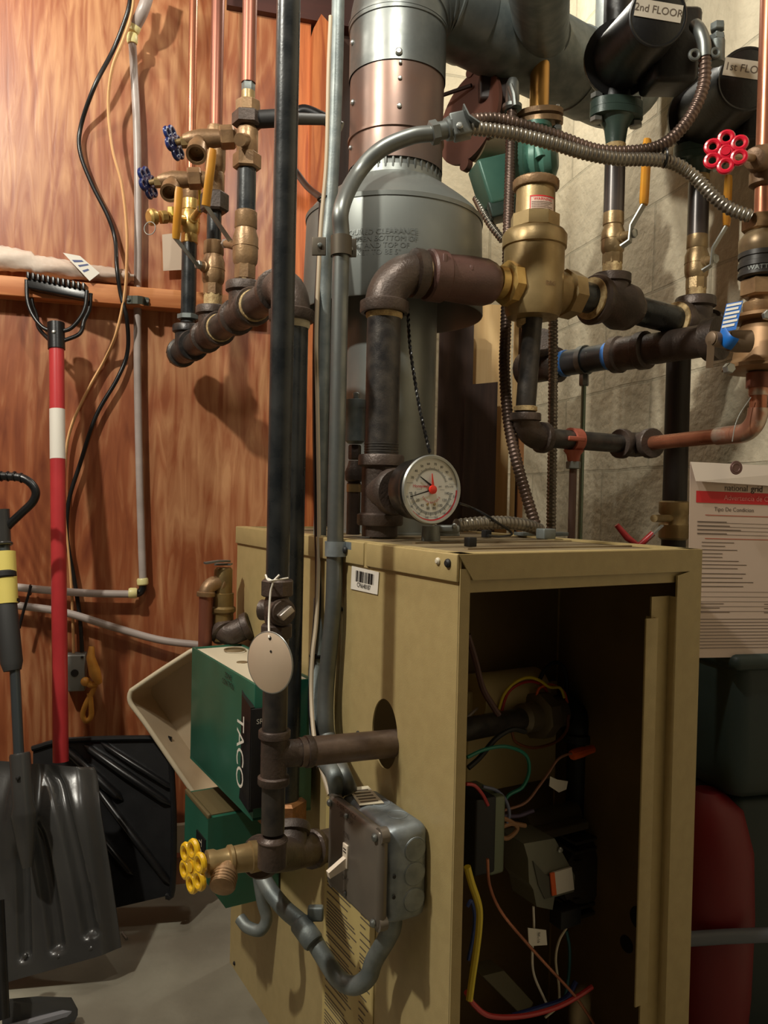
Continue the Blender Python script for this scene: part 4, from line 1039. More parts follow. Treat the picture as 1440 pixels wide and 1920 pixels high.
mb.add(vs_ + back, fs); part('blade', mb, dkgrey, gs, sharp=60)
mb = MB(); mb.lathe(P(37, 1412, 1.405), gd, [(0, R_(34, g_b)), (.004, R_(37, g_b)), (.085, R_(37, g_b)), (.10, R_(46, g_b)), (.106, R_(46, g_b)), (.15, R_(34, g_b)), (.19, R_(20, g_b))], 24); part('blade_socket', mb, dkgrey, gs)
mb = MB(); mb.lathe(P(33, 1459, 1.378), -FW, [(-.004, .0035), (.002, .003), (.003, .001)], 10)
part('socket_rivet', mb, blackm, gs)
mb = MB()
for px, py in ((46, 1793), (109, 1794), (170, 1779)): mb.lathe(blp(px, py, -.004), bn2, [(0, .005), (.004, .004), (.006, .001)], 12)
part('dimples', mb, dkgrey, gs)

# dark tool at the lower left corner
ft = thing('floor_squeegee', 'dark tool with upright black pole and flat grey foot at the lower left corner', 'tool', P(60, 1905, 1.2))
mb = MB(); mb.cyl(P(2, 1912, 1.20), P(-8, 1690, 1.26), .0125, 16); part('pole', mb, blackp, ft)
fz_ = .02
a0, a1, a2, a3 = lvl(8, 1878, .055), lvl(132, 1872, .055), lvl(146, 1892, .03), lvl(8, 1935, .03)
mb = MB(); mb.prism([lvl(4, 1874, .05), lvl(70, 1868, .05), lvl(134, 1870, .045), lvl(146, 1892, .03), lvl(140, 1904, .012), lvl(4, 1945, .012)], V((0, 0, -.01))); part('foot', mb, dkgrey, ft)
mb = MB(); mb.sweep([lvl(4, 1935, .020), lvl(70, 1916, .020), lvl(143, 1896, .020)], .008, 8); part('foot_edge', mb, M('grey_edge', (104, 104, 108), .5), ft)
# nail on the floor
a, b = lvl(229, 1748, .003), lvl(238, 1760, .003); solo('nail', 'small bright nail lying on the concrete floor', 'nail', MB().cyl(a, b, .0022, 8), steel)

# plastic tube line -----------------------------------------------------
tb = thing('drain_tube', 'grey plastic drain tube hanging down the plywood and turning left at an elbow', 'tube', wood(268, 1110, .03))
mb = MB(); mb.sweep(spline([wood(248, 78, 0.05), wood(251, 130, 0.018), wood(257, 250, 0.018), wood(259, 420, 0.018), wood(258, 562, 0.018), wood(258, 700, 0.018), wood(261, 860, 0.018), wood(265, 1000, 0.018), wood(268, 1086, 0.018)], 10), .0083, 16)
mb.sweep(spline([wood(286, -40, 0.07), wood(270, 14, 0.07), wood(254, 48, 0.05)], 8), .0125, 16)
mb.sweep(spline([wood(246, 1114, .03), wood(160, 1112, .03), wood(60, 1104, .03), wood(-60, 1092, .03), wood(-400, 1070, .03)], 8), .0083, 16)
part('tubing', mb, pex, tb)
mb = MB()
for a, b, r in ((wood(248, 64, 0.05), wood(248, 82, 0.05), .0115), (wood(256, 44, 0.05), wood(249, 60, 0.05), .0125), (wood(257, 1112, .03), wood(241, 1112, .03), .0118), (wood(268, 1097, 0.018), wood(267, 1084, 0.018), .0125)):
    dd_ = b - a; l_ = dd_.length; mb.lathe(a, dd_, [(0, r * .85), (l_ * .15, r), (l_ * .8, r), (l_, r * .85)], 18)
part('compression_nuts', mb, pexf, tb)
mb = MB(); mb.elbow(wood(268, 1096, 0.018), wood(268, 1112, 0.018), wood(254, 1113, 0.018), .0085, band=False); part('elbow', mb, blackp, tb)
solo('drain_tube', 'lower grey plastic tube sagging across the plywood toward the relief valve', 'tube', MB().sweep(spline([wood(-400, 1090, .03), wood(-60, 1122, .03), wood(30, 1135, .03), wood(120, 1148, .03), wood(220, 1178, .03), wood(300, 1200, .035), wood(380, 1210, .05)], 8), .0083, 14), pex)
cl = thing('tube_clamp', 'dark grey clamp fixing the tube to the wooden ledge', 'clamp', wood(258, 572, .05))
mb = MB(); mb.strip([wood(238, 562, .047), wood(247, 562, .048), wood(250, 562, .066), wood(258, 562, .071), wood(266, 563, .066), wood(269, 564, .048), wood(279, 566, .047)], Z1, .017, .003); part('band', mb, M('clamp_grey', (84, 88, 80), .45, .3), cl)
mb = MB(); screw(mb, wood(241, 562, .049), -Y1, .004); screw(mb, wood(276, 566, .049), -Y1, .004); part('screws', mb, galv, cl)
mb = MB(); mb.sweep(spline([wood(58, 1098, .045), wood(52, 1120, .045), wood(44, 1146, .045), wood(36, 1178, .045)], 5), .003, 8); mb.torus(wood(57, 1106, .03), X1, .010, .0022, 16, 6); solo('zip_tie', 'black zip tie hanging from the upper tube near the grey shovel', 'zip tie', mb, blackp)
# cords -------------------------------------------------------------------
solo('cord', 'black power cord looping down the plywood to the outlet box', 'cord', MB().sweep(spline([wood(246, -30, 0.07), wood(240, 20, 0.07), wood(214, 90, 0.05), wood(178, 160, 0.05), wood(152, 235, 0.018), wood(150, 285, 0.018), wood(172, 345, 0.018), wood(202, 405, 0.018), wood(216, 450, 0.018), wood(219, 500, 0.05), wood(226, 550, 0.05), wood(238, 600, 0.05), wood(239, 660, 0.018), wood(220, 710, 0.018), wood(180, 780, 0.018), wood(150, 870, 0.018), wood(129, 940, 0.018), wood(126, 1010, 0.018), wood(140, 1090, 0.018), wood(150, 1160, 0.018), wood(154, 1222, 0.018)], 8), .0046, 10), blackp)
solo('cord', 'flat tan extension cord hanging in front of the black cord', 'cord', MB().sweep(spline([wood(254, -30, 0.07), wood(246, 30, 0.07), wood(230, 78, 0.07), wood(210, 130, 0.07), wood(203, 200, 0.05), wood(211, 280, 0.05), wood(228, 345, 0.05), wood(237, 420, 0.05), wood(238, 480, 0.05), wood(234, 550, 0.05), wood(218, 625, 0.05), wood(196, 675, 0.018), wood(160, 740, 0.018), wood(132, 805, 0.018), wood(122, 870, 0.018), wood(122, 960, 0.018), wood(132, 1070, 0.018), wood(136, 1150, 0.018), wood(138, 1224, 0.018)], 8), .0058, 10, flat=.55), tan)
ob_ = thing('outlet_box', 'grey metal outlet box low on the plywood behind the red handle', 'outlet box', wood(144, 1290, .02))
a, b = wood(126, 1222, 0), wood(163, 1288, 0); mb = MB(); mb.box(V(((a.x + b.x) / 2, WY - .020, (a.z + b.z) / 2)), X1 * (b.x - a.x) / 2, Y1 * .020, Z1 * (a.z - b.z) / 2, .003); part('box_body', mb, gmetal, ob_)
mb = MB(); mb.lathe(wood(140, 1262, .041), -Y1, [(0, .008), (.001, .0075)], 16); screw(mb, wood(154, 1232, .041), -Y1, .003); part('face_screws', mb, blackm, ob_)
pg = thing('cord_plug', 'worn orange extension plug hanging from the outlet box with its cord end', 'plug', wood(165, 1350, .05))
q = [wood(172, 1212, .05), wood(170, 1232, .055), wood(178, 1262, .055), wood(186, 1280, .05)]
mb = MB(); mb.sweep(q, [.008, .013, .018, .010], 14, flat=.7); mb.sweep(spline([wood(160, 1276, .05), wood(170, 1284, .05), wood(182, 1282, .05)], 4), .007, 10); mb.ball(wood(160, 1278, .05), .010, 12); part('plug_body', mb, orplug, pg)
mb = MB(); mb.sweep(spline([wood(180, 1280, .05), wood(172, 1300, .045), wood(162, 1318, .045), wood(155, 1340, .045), wood(162, 1352, .045), wood(171, 1342, .045), wood(170, 1316, .045), wood(168, 1300, .045)], 6), .0058, 10); part('cord_end', mb, orplug, pg)

# plastic sleeve of tubing lying on the ledge ------------------------------------
bagm = M('clear_plastic_bag', (216, 200, 186), .14, 0, (188, 166, 150), 14, bump=.9, bs=26, rv=.12)
pb = thing('plastic_bag', 'long crinkled clear plastic sleeve lying along the wooden ledge', 'bag', wood(100, 512, .03))
mb = MB(); rr = []; N = 60
for i in range(N + 1):
    t = i / N; px = -120 + t * 372; py = 490 + (px) * .125 - (6 if px < 60 else 0)
    c_ = wood(px, py, .026); hgt = (.030 - .017 * t) * (1 if t < .97 else .5); ring = []
    for j in range(20):
        a = 2 * pi * j / 20; k = 1 + .14 * math.sin(j * 2.3 + i * .9) * math.cos(i * .55 + j) ; ring.append(c_ + Y1 * (.020 * math.cos(a) * k) + Z1 * (hgt * math.sin(a) * k))
    zmin = LEDGE + .0005
    for q_ in ring: q_.z = max(q_.z, zmin)
    rr.append(ring)
mb.rings(rr); part('sleeve', mb, bagm, pb, sharp=80)
q4 = [wood(118, 474, .055), wood(150, 480, .055), wood(187, 512, .055), wood(168, 527, .055)]
tg_ = part('label_flap', sheet(q4, .0006), white, pb, 'white printed label flap')
part('print', decal(q4, [(.15, .25, .8, .34), (.2, .45, .9, .52), (.15, .65, .6, .72)], .001), M('blue_print', (80, 88, 130), .6), tg_)

# tan plastic tub and small things behind the relay boxes -----------------------------
tub = thing('plastic_tub', 'tan plastic tub tipped on edge behind the green relay box', 'tub', P(350, 1500, 1.6))
rimp = [P(246, 1295, 1.60), P(300, 1258, 1.60), P(372, 1212, 1.60), P(450, 1300, 1.62), P(420, 1520, 1.60), P(372, 1500, 1.60), P(330, 1440, 1.60), P(270, 1352, 1.60), P(238, 1310, 1.60)]
rp = fillet(rimp + [rimp[0]], .02, 5)
mb = MB(); mb.sweep(rp, .005, 10, closed=True); part('rim', mb, M('tub_rim', (206, 192, 164), .45), tub)
cen = sum(rimp, V((0, 0, 0))) / len(rimp)
inner = [cen + (p - cen) * .82 + FW * .09 for p in rp]
mb = MB(); mb.rings([rp, [cen + (p - cen) * .9 + FW * .05 for p in rp], inner], caps=False); mb.add(inner, [tuple(range(len(inner)))]); part('shell', mb, binp, tub, sharp=50)
mb = MB(); mb.box(lvl(346, 1600, .12) + V((0, 0, -.03)), X1 * .03, Y1 * .012, Z1 * .028, .002); solo('wood_block', 'small pinkish wood block leaning at the foot of the plywood', 'block', mb, M('pink_wood', (176, 126, 102), .6))
# ================================================================== supply side -----------------------------------------------------
sp0 = P(716, 800, 1.20)
def S(py): return hz(sp0, py)
rS = R_(64, sp0)
sup = thing('supply_riser', 'thick black supply pipe rising from the boiler top to a brown elbow', 'pipe', S(1005))
tcn = S(922); e0 = S(505)
hd_ = (P(985, 540, 1.30) - e0).normalized()
mb = MB(); b_ = V((sp0.x, sp0.y, BH)); mb.tee(tcn, [hz(sp0, 985), S(853), tcn - BS * .052], rS * 1.13); mb.cyl(b_, hz(sp0, 975), rS * 1.05, 24); part('tee', mb, malle, sup)
mb = MB(); mb.hexn(tcn - BS * .050, -BS, rS * .72, .012, .3, 8); mb.cyl(tcn - BS * .055, tcn - BS * .085, .009, 14); part('bushing', mb, malle, sup)
mb = MB(); mb.cyl(S(860), S(585), rS, 28)
for k in range(4): mb.torus(S(848 - k * 5), Z1, rS * 1.0, rS * .03, 28, 6)
part('pipe', mb, iron, sup)
mb = MB(); mb.lathe(S(598), Z1, [(0, rS), (.003, rS * 1.08), (.012, rS * 1.08), (.014, rS)], 28); part('thread_tape', mb, tape, sup)
mb = MB(); mb.elbow(S(588), e0, e0 + hd_ * .062, rS * 1.18); part('elbow', mb, malle, sup)
mb = MB(); mb.lathe(e0 + hd_ * .058, hd_, [(0, rS * 1.05), (.012, rS * 1.05)], 24); part('thread_tape', mb, tape, sup)
chk = thing('check_valve', 'smooth maroon brown check valve between the elbow and the brass air separator', 'valve', e0 + hd_ * .07)
cl_ = hd_ * 1.0; k0 = e0 + hd_ * .068; Lc = (P(926, 528, 1.275) - k0).length
mb = MB(); rc = .0385; mb.lathe(k0, hd_, [(0, rc * .7), (.001, rc * .95), (.004, rc * 1.02), (.028, rc * 1.02), (.031, rc * .93), (.036, rc * .92), (Lc * .62, rc * .97), (Lc * .85, rc * .95), (Lc * .95, rc * .85), (Lc, rc * .72)], 32)
part('body', mb, brownm, chk)
mb = MB(); q = k0 + hd_ * Lc * .6; nn = (-FW * .9 + UP * .2).normalized(); mb.lathe(q + nn * rc * .9, nn, [(0, .007), (.004, .006), (.005, .003)], 6); mb.box(k0 + hd_ * .031 - FW * rc + UP * .012, hd_ * .004, UP * .012, FW * .003, .002); part('lug', mb, brownm, chk)
# ---- gauge
gc = hit(805, 918, tcn - BS * .135, BS); gx, gy, gn = BR, Z1, -BS
ga = thing('pressure_gauge', 'round pressure and temperature gauge with white dial facing the front', 'gauge', gc - Z1 * .047)
RG = R_(130, gc)
mb = MB(); mb.lathe(gc, BS, [(-.004, RG * .985), (0, RG * 1.0), (.004, RG * .95), (.012, RG * .93), (.040, RG * .88), (.050, RG * .72), (.058, RG * .5), (.062, RG * .3)], 56); part('case', mb, M('gauge_case', (44, 42, 40), .28, .5), ga)
mb = MB(); mb.lathe(gc, gn, [(.0035, RG * .90), (.0035, RG * .985), (.006, RG * 1.0), (.0085, RG * .97), (.008, RG * .90)], 64, caps=False, closed=True); part('bezel', mb, steel, ga)
mb = MB(); mb.lathe(gc, gn, [(.0040, RG * .915), (.0046, RG * .914)], 64); dial = part('dial', mb, M('dial_white', (228, 230, 226), .5), ga)
dz = .0050
def dp(x, y, o=0.0): return gc + gx * (x * RG) + gy * (y * RG) + gn * (dz + o)
def flatring(mb, a0, a1, r0, r1, o=0.0, n=40):
    pts = []
    for k in range(n + 1):
        a = math.radians(a0 + (a1 - a0) * k / n); pts.append((dp(math.cos(a) * r0, math.sin(a) * r0, o), dp(math.cos(a) * r1, math.sin(a) * r1, o)))
    vs = [q for p in pts for q in p]; mb.add(vs, [(2 * k, 2 * k + 1, 2 * k + 3, 2 * k + 2) for k in range(n)])
mb = MB()
for k in range(61):
    a = math.radians(188 + k * 164 / 60); l = .07 if k % 5 else .10
    c_, s_ = math.cos(a), math.sin(a); t_ = .006 if k % 5 else .009
    mb.add([dp(c_ * .66 - s_ * t_, s_ * .66 + c_ * t_), dp(c_ * .66 + s_ * t_, s_ * .66 - c_ * t_), dp(c_ * (.66 + l) + s_ * t_, s_ * (.66 + l) - c_ * t_), dp(c_ * (.66 + l) - s_ * t_, s_ * (.66 + l) + c_ * t_)], [(0, 1, 2, 3)])
for k in range(47):
    a = math.radians(20 + k * 140 / 46); l = .06 if k % 5 else .09; c_, s_ = math.cos(a), math.sin(a); t_ = .005
    mb.add([dp(c_ * .50 - s_ * t_, .06 + s_ * .50 + c_ * t_), dp(c_ * .50 + s_ * t_, .06 + s_ * .50 - c_ * t_), dp(c_ * (.50 + l) + s_ * t_, .06 + s_ * (.50 + l) - c_ * t_), dp(c_ * (.50 + l) - s_ * t_, .06 + s_ * (.50 + l) + c_ * t_)], [(0, 1, 2, 3)])
flatring(mb, 188, 352, .655, .662); flatring(mb, 188, 352, .80, .805)
for y0, x0, x1 in ((.17, -.88, -.62), (.17, .62, .88), (0, -.5, -.32), (0, .30, .46)): mb.add([dp(x0, y0), dp(x1, y0), dp(x1, y0 + .008), dp(x0, y0 + .008)], [(0, 1, 2, 3)])
part('scale_marks', mb, M('dial_grey', (70, 76, 80), .6), dial)
mb = MB()
for k, t in enumerate(('0', '20', '40', '60', '80', '100', '120', '140')): 
    a = math.radians(192 + k * 22.5); mb.text(t, RG * .115, dp(math.cos(a) * .55, math.sin(a) * .55), gx, gy, 0)
for k, t in enumerate(('80', '100', '120', '140', '160', '180', '200', '220')):
    a = math.radians(196 + k * 21.5); mb.text(t, RG * .09, dp(math.cos(a) * .85, math.sin(a) * .82), gx, gy, 0)
for k, t in enumerate(('30', '40', '50', '60', '70', '80', '90', '100')):
    a = math.radians(158 - k * 19.5); mb.text(t, RG * .10, dp(math.cos(a) * .70, .08 + math.sin(a) * .66), gx, gy, 0)
mb.text('psi', RG * .09, dp(.30, .10), gx, gy, 0); mb.text('kPa x10', RG * .09, dp(.62, .10), gx, gy, 0)
part('numerals', mb, M('dial_num', (60, 64, 70), .6), dial)
mb = MB(); mb.text('Honeywell', RG * .13, dp(-.36, .09), gx, gy, 0, spacing=.95)
for k, ch in enumerate('TEMPERATURE'):
    a = math.radians(212 + k * 11.5); mb.text(ch, RG * .085, dp(math.cos(a) * .34, -.04 + math.sin(a) * .34), V((0, 0, 0)) + gx * -math.sin(a) + gy * math.cos(a), -gx * math.cos(a) - gy * math.sin(a), 0)
flatring(mb, 225, 360, .86, .905)
part('red_lettering', mb, redpr, dial)
mb = MB()
def needle(mb, x0, y0, x1, y1, w0, w1, o):
    d = V((x1 - x0, y1 - y0, 0)).normalized(); n = V((-d.y, d.x, 0))
    mb.prism([dp(x0 + n.x * w0, y0 + n.y * w0, o), dp(x0 - n.x * w0, y0 - n.y * w0, o), dp(x1 - n.x * w1, y1 - n.y * w1, o), dp(x1 + n.x * w1, y1 + n.y * w1, o)], gn * .0004)
needle(mb, 0, .1, -.40, .36, .035, .012, .001); needle(mb, 0, -.01, -.72, -.22, .022, .010, .001); part('needles', mb, blackpr, ga, 'black pointers')
mb = MB(); needle(mb, .02, .0, -.03, .46, .055, .012, .003); mb.lathe(dp(.02, 0, .001), gn, [(0, RG * .13), (.003, RG * .12), (.004, RG * .05)], 24); part('set_pointer', mb, M('pointer_red', (224, 52, 36), .35), ga, 'red set pointer with round hub')
mb = MB()
for x in (-.12, .12): mb.lathe(dp(x, -.42), gn, [(0, RG * .045), (.0008, RG * .035)], 12)
part('dial_screws', mb, brass, ga)

# ---- air vent beside the riser
av0 = P(664, 900, 1.24)
def AV(py): return hz(av0, py)
av = thing('air_vent', 'small metal float air vent standing on the boiler top behind the conduit', 'air vent', V((av0.x, av0.y, BH)))
k = lambda w_: R_(w_, av0)
mb = MB(); z0 = AV(832).z; mb.lathe(AV(832), Z1, [(0, k(26)), (.004, k(36)), (AV(766).z - z0, k(37)), (AV(764).z - z0, k(39)), (AV(750).z - z0, k(39)), (AV(749).z - z0, k(30))], 28); part('canister', mb, galvd, av)
mb = MB(); mb.lathe(AV(750), Z1, [(0, .003), (.004, .006), (.010, .006), (.012, .003)], 12); part('cap', mb, steel, av)
mb = MB(); mb.hexn(AV(862), Z1, k(24), AV(834).z - AV(862).z); mb.lathe(AV(905), Z1, [(0, k(22)), (.004, k(34)), (.016, k(36)), (.026, k(26)), (.034, k(22))], 20); mb.lathe(V((av0.x, av0.y, BH)), Z1, [(0, k(26)), (AV(905).z - BH, k(26))], 20); part('stem', mb, malle, av)
mb = MB(); mb.lathe(AV(908), Z1, [(-.012, k(28)), (0, k(28))], 20); part('brass_ring', mb, brass, av)

# ---- air separator
sc_ = P(1000, 540, 1.315); sc_.z = hz(sc_, 540).z
def A(py): return hz(sc_, py)
rA = R_(116, sc_)
z = lambda py: A(py).z - A(598).z
sep = thing('air_separator', 'large brass air separator with red and white label beside the draft hood', 'air separator', A(598))
mb = MB(); mb.lathe(A(598), Z1, [(0, rA * .55), (.002, rA * .82), (.010, rA * .90), (z(560), rA * .97), (z(468), rA * .97), (z(466), rA * 1.03), (z(444), rA * 1.04), (z(436), rA * .95), (z(432), rA * .72)], 48); part('body', mb, brass, sep)
mb = MB(); mb.hexn(A(434), Z1, rA * .80, z(404) - z(434), .1, 8); mb.lathe(A(410), Z1, [(0, rA * .64), (z(356) - z(410), rA * .62)], 40); part('neck', mb, brass, sep)
mb = MB(); n = 60; rr = []
for t, r in ((0, .70), (.002, .73), (z(338) - z(356) - .003, .73), (z(338) - z(356), .66)):
    c = A(356) + Z1 * t; rr.append([c + V((math.cos(2 * pi * j / n), math.sin(2 * pi * j / n), 0)) * rA * r * (1.02 if j % 2 else .99) for j in range(n)])
mb.rings(rr); mb.lathe(A(340), Z1, [(0, .006), (.012, .006), (.013, .003)], 12); part('vent_cap', mb, agedb, sep)
def cylwrap(c0_, R, px, py):
    d0 = EY - c0_; a0 = math.atan2(d0.y, d0.x); best = None
    for k_ in range(-90, 91):
        a = a0 + k_ * .0174; q = V((c0_.x + math.cos(a) * R, c0_.y + math.sin(a) * R, hz(c0_, py).z)); e = abs(proj(q)[0] - px)
        if best is None or e < best[0]: best = (e, a)
    a = best[1]; zz = hz(V((c0_.x + math.cos(a) * R, c0_.y + math.sin(a) * R, 1)), py).z
    return lambda x, y, o=0: V((c0_.x + math.cos(a + x / R) * (R + o), c0_.y + math.sin(a + x / R) * (R + o), zz + y))
wr = cylwrap(sc_, rA * .635, 1019, 382)
def patch(mb, wr, x0, x1, y0, y1, o, n=8):
    vs = [wr(x0 + (x1 - x0) * i / n, y, o) for i in range(n + 1) for y in (y0, y1)]; mb.add(vs, [(2 * i, 2 * i + 1, 2 * i + 3, 2 * i + 2) for i in range(n)])
mb = MB(); patch(mb, wr, -.022, .022, -.0135, .0135, .0006); lb_ = part('label', mb, M('label_pinkwhite', (214, 186, 168), .35), sep)
mb = MB(); patch(mb, wr, -.022, .022, .0115, .0135, .0010); patch(mb, wr, -.022, -.0205, -.0135, .0135, .001); mb.text('WARNING', .0065, None, X1, Z1, wrap=lambda x, y: wr(x, y + .0075, .001))
part('red_print', mb, redpr, lb_)
mb = MB()
for k_ in range(6): patch(mb, wr, -.019, .017 - .004 * (k_ % 3), .0028 - k_ * .0026, .0036 - k_ * .0026, .001)
part('fine_print', mb, greypr, lb_)
rd = (P(1310, 612, 1.52) - P(1040, 546, 1.33)).normalized()
mb = MB(); q = P(930, 528, 1.28); dd = (sc_ - q); mb.lathe(q, dd, [(0, .0245), (.012, .026), (.013, .022), (.024, .022)], 24); mb.hexn(q + dd.normalized() * .016, dd, .036, .020, .2, 8); part('inlet_port', mb, brassb, sep)
pr0 = P(1052, 549, 1.335)
mb = MB(); mb.lathe(sc_ + (pr0 - sc_) * .5, rd, [(0, .034), ((pr0 - sc_).length * .5 + .005, .036)], 28); mb.hexn(pr0 + rd * .0, rd, .040, .030, .2, 8); part('outlet_port', mb, brass, sep)
mb = MB(); wq = cylwrap(sc_, rA * .97, 1034, 531); mb.text('B&G', .010, None, X1, Z1, wrap=lambda x, y: wq(x, y, .0006)); part('cast_lettering', mb, agedb, sep)

# ---- supply header to the right with the two pumps
hdr = thing('supply_header', 'thick black supply header running right to two tees on the valves', 'pipe', P(1200, 640, 1.45))
S0 = P(1085, 554, 1.36); S1 = P(1318, 614, 1.53); hdv = (S1 - S0).normalized()
def hp(px):
    lo, hi = -.05, (S1 - S0).length + .1
    for _ in range(40):
        mid = (lo + hi) / 2
        if proj(S0 + hdv * mid)[0] < px: lo = mid
        else: hi = mid
    return S0 + hdv * lo
mb = MB(); mb.cyl(S0 - hdv * .01, S1, .0255, 26); part('pipe', mb, ironp, hdr)
rA_ = hz(hp(1146), 500); rB_ = hz(hp(1303), 560)
ta, tb_ = hp(1146), hp(1303)
mb = MB(); mb.lathe(ta - hdv * .048, hdv, [(0, .027), (.001, .041), (.006, .044), (.020, .040), (.030, .030), (.045, .034), (.066, .042), (.088, .040), (.100, .030), (.108, .028)], 30); mb.lathe(ta, Z1, [(0, .030), (.034, .029), (.036, .033), (.050, .033), (.052, .022)], 26); part('tee', mb, malle, hdr)
mb = MB(); mb.lathe(ta - hdv * .053, hdv, [(0, .026), (.001, .036), (.005, .036)], 26); part('thread_tape', mb, tape, hdr)
mb = MB(); mb.tee(tb_, [tb_ - hdv * .055, tb_ + hdv * .055, tb_ + Z1 * .052], .031); part('tee', mb, malle, hdr)
mb = MB(); mb.lathe(tb_ - hdv * .060, hdv, [(0, .026), (.001, .034), (.006, .034)], 26); part('thread_tape', mb, tape, hdr)

def pump(tag_lbl, m, rows, cap, back, capr, txt, lab, label, stem, lever, wv):
    """rows: y of nipple, valve, pipe, nipple, flange"""
    f = lambda py: hz(m, py)
    y = rows
    rz = thing('pump_riser', label[0], 'pipe', f(y[0]))
    mb = MB(); mb.cyl(f(y[0] + 6), f(y[1] - 4), R_(36, f(y[0])), 20); part('nipple', mb, tape, rz)
    mb = MB(); mb.cyl(f(y[2] + 4), f(y[3] - 4), R_(38, f(y[2])), 24); part('pipe', mb, M('grey_brown_pipe', (84, 76, 72), .3, .35, (64, 60, 60), 12), rz)
    mb = MB(); mb.cyl(f(y[3]), f(y[4]), R_(38, f(y[3])), 20); part('nipple', mb, tape, rz)
    rv_ = R_(34, f(y[1]))
    ball_valve('ball_valve', label[1], f(y[1]), f(y[2]), rv_, M('grey_brass', (166, 142, 104), .36, .6, (136, 112, 78), 30, bump=.12), stem, lever, yelg, 2, wid=.018, wd=(FW * .8 + RT * .5))
    pm = thing('circulator_pump', label[2], 'pump', f(y[4]))
    r = R_(70, f(y[4])); zz = f(y[5]).z - f(y[4]).z
    tilt = Z1
    mb = MB(); mb.lathe(f(y[4]), tilt, [(0, r * .5), (zz * .25, r * .62), (zz * .42, r * .95)], 24)
    _, a_, b_ = basis(Z1, BS); al_ = (FW * .2 + RT * 1.0 + V((0, 0, 0))); al_.z = 0; al_.normalize(); bl_ = V((-al_.y, al_.x, 0))
    def oval(zc_, h_): 
        poly = []
        for j in range(36):
            t = 2 * pi * j / 36; poly.append(m.xy.to_3d() + V((0, 0, zc_)) + al_ * (math.copysign(abs(math.cos(t)) ** .9, math.cos(t)) * r * 1.45) + bl_ * (math.sin(t) * r * 1.0))
        mb.prism(poly, V((0, 0, h_)))
    z4 = f(y[4]).z; oval(z4 + zz * .40, .012); lower = part('lower_flange', mb, greend, pm); 
    mb = MB(); oval(z4 + zz * .40 + .0125, .014); part('upper_flange', mb, greend, pm)
    mb = MB()
    for s_ in (-1, 1):
        c_ = m.xy.to_3d() + V((0, 0, z4 + zz * .40)) + al_ * s_ * r * 1.12; mb.cyl(c_ - V((0, 0, .006)), c_ + V((0, 0, .04)), .005, 10); mb.hexn(c_ + V((0, 0, .030)), Z1, .0115, .010); mb.hexn(c_ - V((0, 0, .010)), Z1, .0115, .009)
    part('flange_bolts', mb, steel, pm)
    mb = MB(); vol = m.xy.to_3d() + V((0, 0, z4 + zz * .40 + .028)); ax = (cap - back).normalized()
    vc_ = V((m.x, m.y, back.z)); mb.lathe(vol, Z1, [(0, r * .85), (back.z - vol.z, r * .8)], 24)
    mb.lathe(vc_ - ax * .04, ax, [(0, capr * .6), (.01, capr * 1.05), (.045, capr * 1.25), (.060, capr * 1.25), (.062, capr * 1.4), (.070, capr * 1.4)], 36)
    mb.lathe(vc_, Z1, [(0, r * .8), (.13, r * .8)], 24)
    part('volute', mb, pumpb, pm)
    mb = MB(); L = (cap - vc_).length; d2 = (cap - vc_).normalized()
    mb.lathe(vc_ + d2 * .02, d2, [(0, capr * 1.15), (L * .3, capr * 1.1), (L - .032, capr * 1.0), (L - .022, capr * .97), (L - .02, capr * .90)], 40); 
    mb.torus(vc_ + d2 * (L - .002), d2, capr * .93, .003, 40, 8)
    part('motor', mb, pumpb, pm)
    jb = vc_ + d2 * L * .30 + RT * capr * 1.35 - UP * .012
    mb = MB(); rx = (RT - d2 * RT.dot(d2)).normalized(); ux = d2.cross(rx).normalized()
    if ux.z < 0: ux = -ux
    mb.box(jb + d2 * .02, rx * .036, ux * .056, d2 * .045, .010); part('terminal_box', mb, pumpb, pm)
    cx_, cy_ = rx, ux
    lp = cap + cy_ * lab[1] + d2 * .001 + cx_ * lab[0]
    mb = MB(); mb.lathe(cap - d2 * .002, d2, [(-.015, capr * .9), (.0015, capr * .9)], 40); part('end_cap', mb, pumpb, pm)
    mb = MB(); ld = (P(lab[2][0] + 84, lab[2][1] + 12, proj(cap)[2]) - P(lab[2][0], lab[2][1], proj(cap)[2])); ld = (ld - d2 * ld.dot(d2)).normalized(); lu = d2.cross(ld); lu = lu if lu.z > 0 else -lu
    mb.box(lp, ld * capr * .80, lu * capr * .27, d2 * .0004); pl_ = part('label', mb, M('label_strip', (196, 186, 170), .5), pm, 'white label strip')
    mb = MB(); mb.text(txt, capr * .33, lp, ld, lu, .0009 if ld.cross(lu).dot(d2) > 0 else -.0009); part('lettering', mb, greypr, pl_)
    return pm
capA = P(1234, 30, 1.20); backA = P(1180, 112, 1.38)
mA = V((ta.x, ta.y, 0)); 
pump('A', ta, (516, 498, 398, 286, 272, 150), capA, backA, R_(112, capA), '2nd FLOOR', (0.0, .007, (1188, 12)), (
    'short riser from the header carrying the left pump', 'brass ball valve with yellow lever under the left pump', 'black circulator pump labelled 2nd FLOOR above green bolted flanges'),
    P(1186, 438, 1.36), [P(1214, 262, 1.33), P(1207, 384, 1.34), P(1184, 424, 1.35), P(1181, 452, 1.355), P(1165, 463, 1.36)], None)
capB = P(1402, 148, 1.30); backB = P(1330, 200, 1.46)
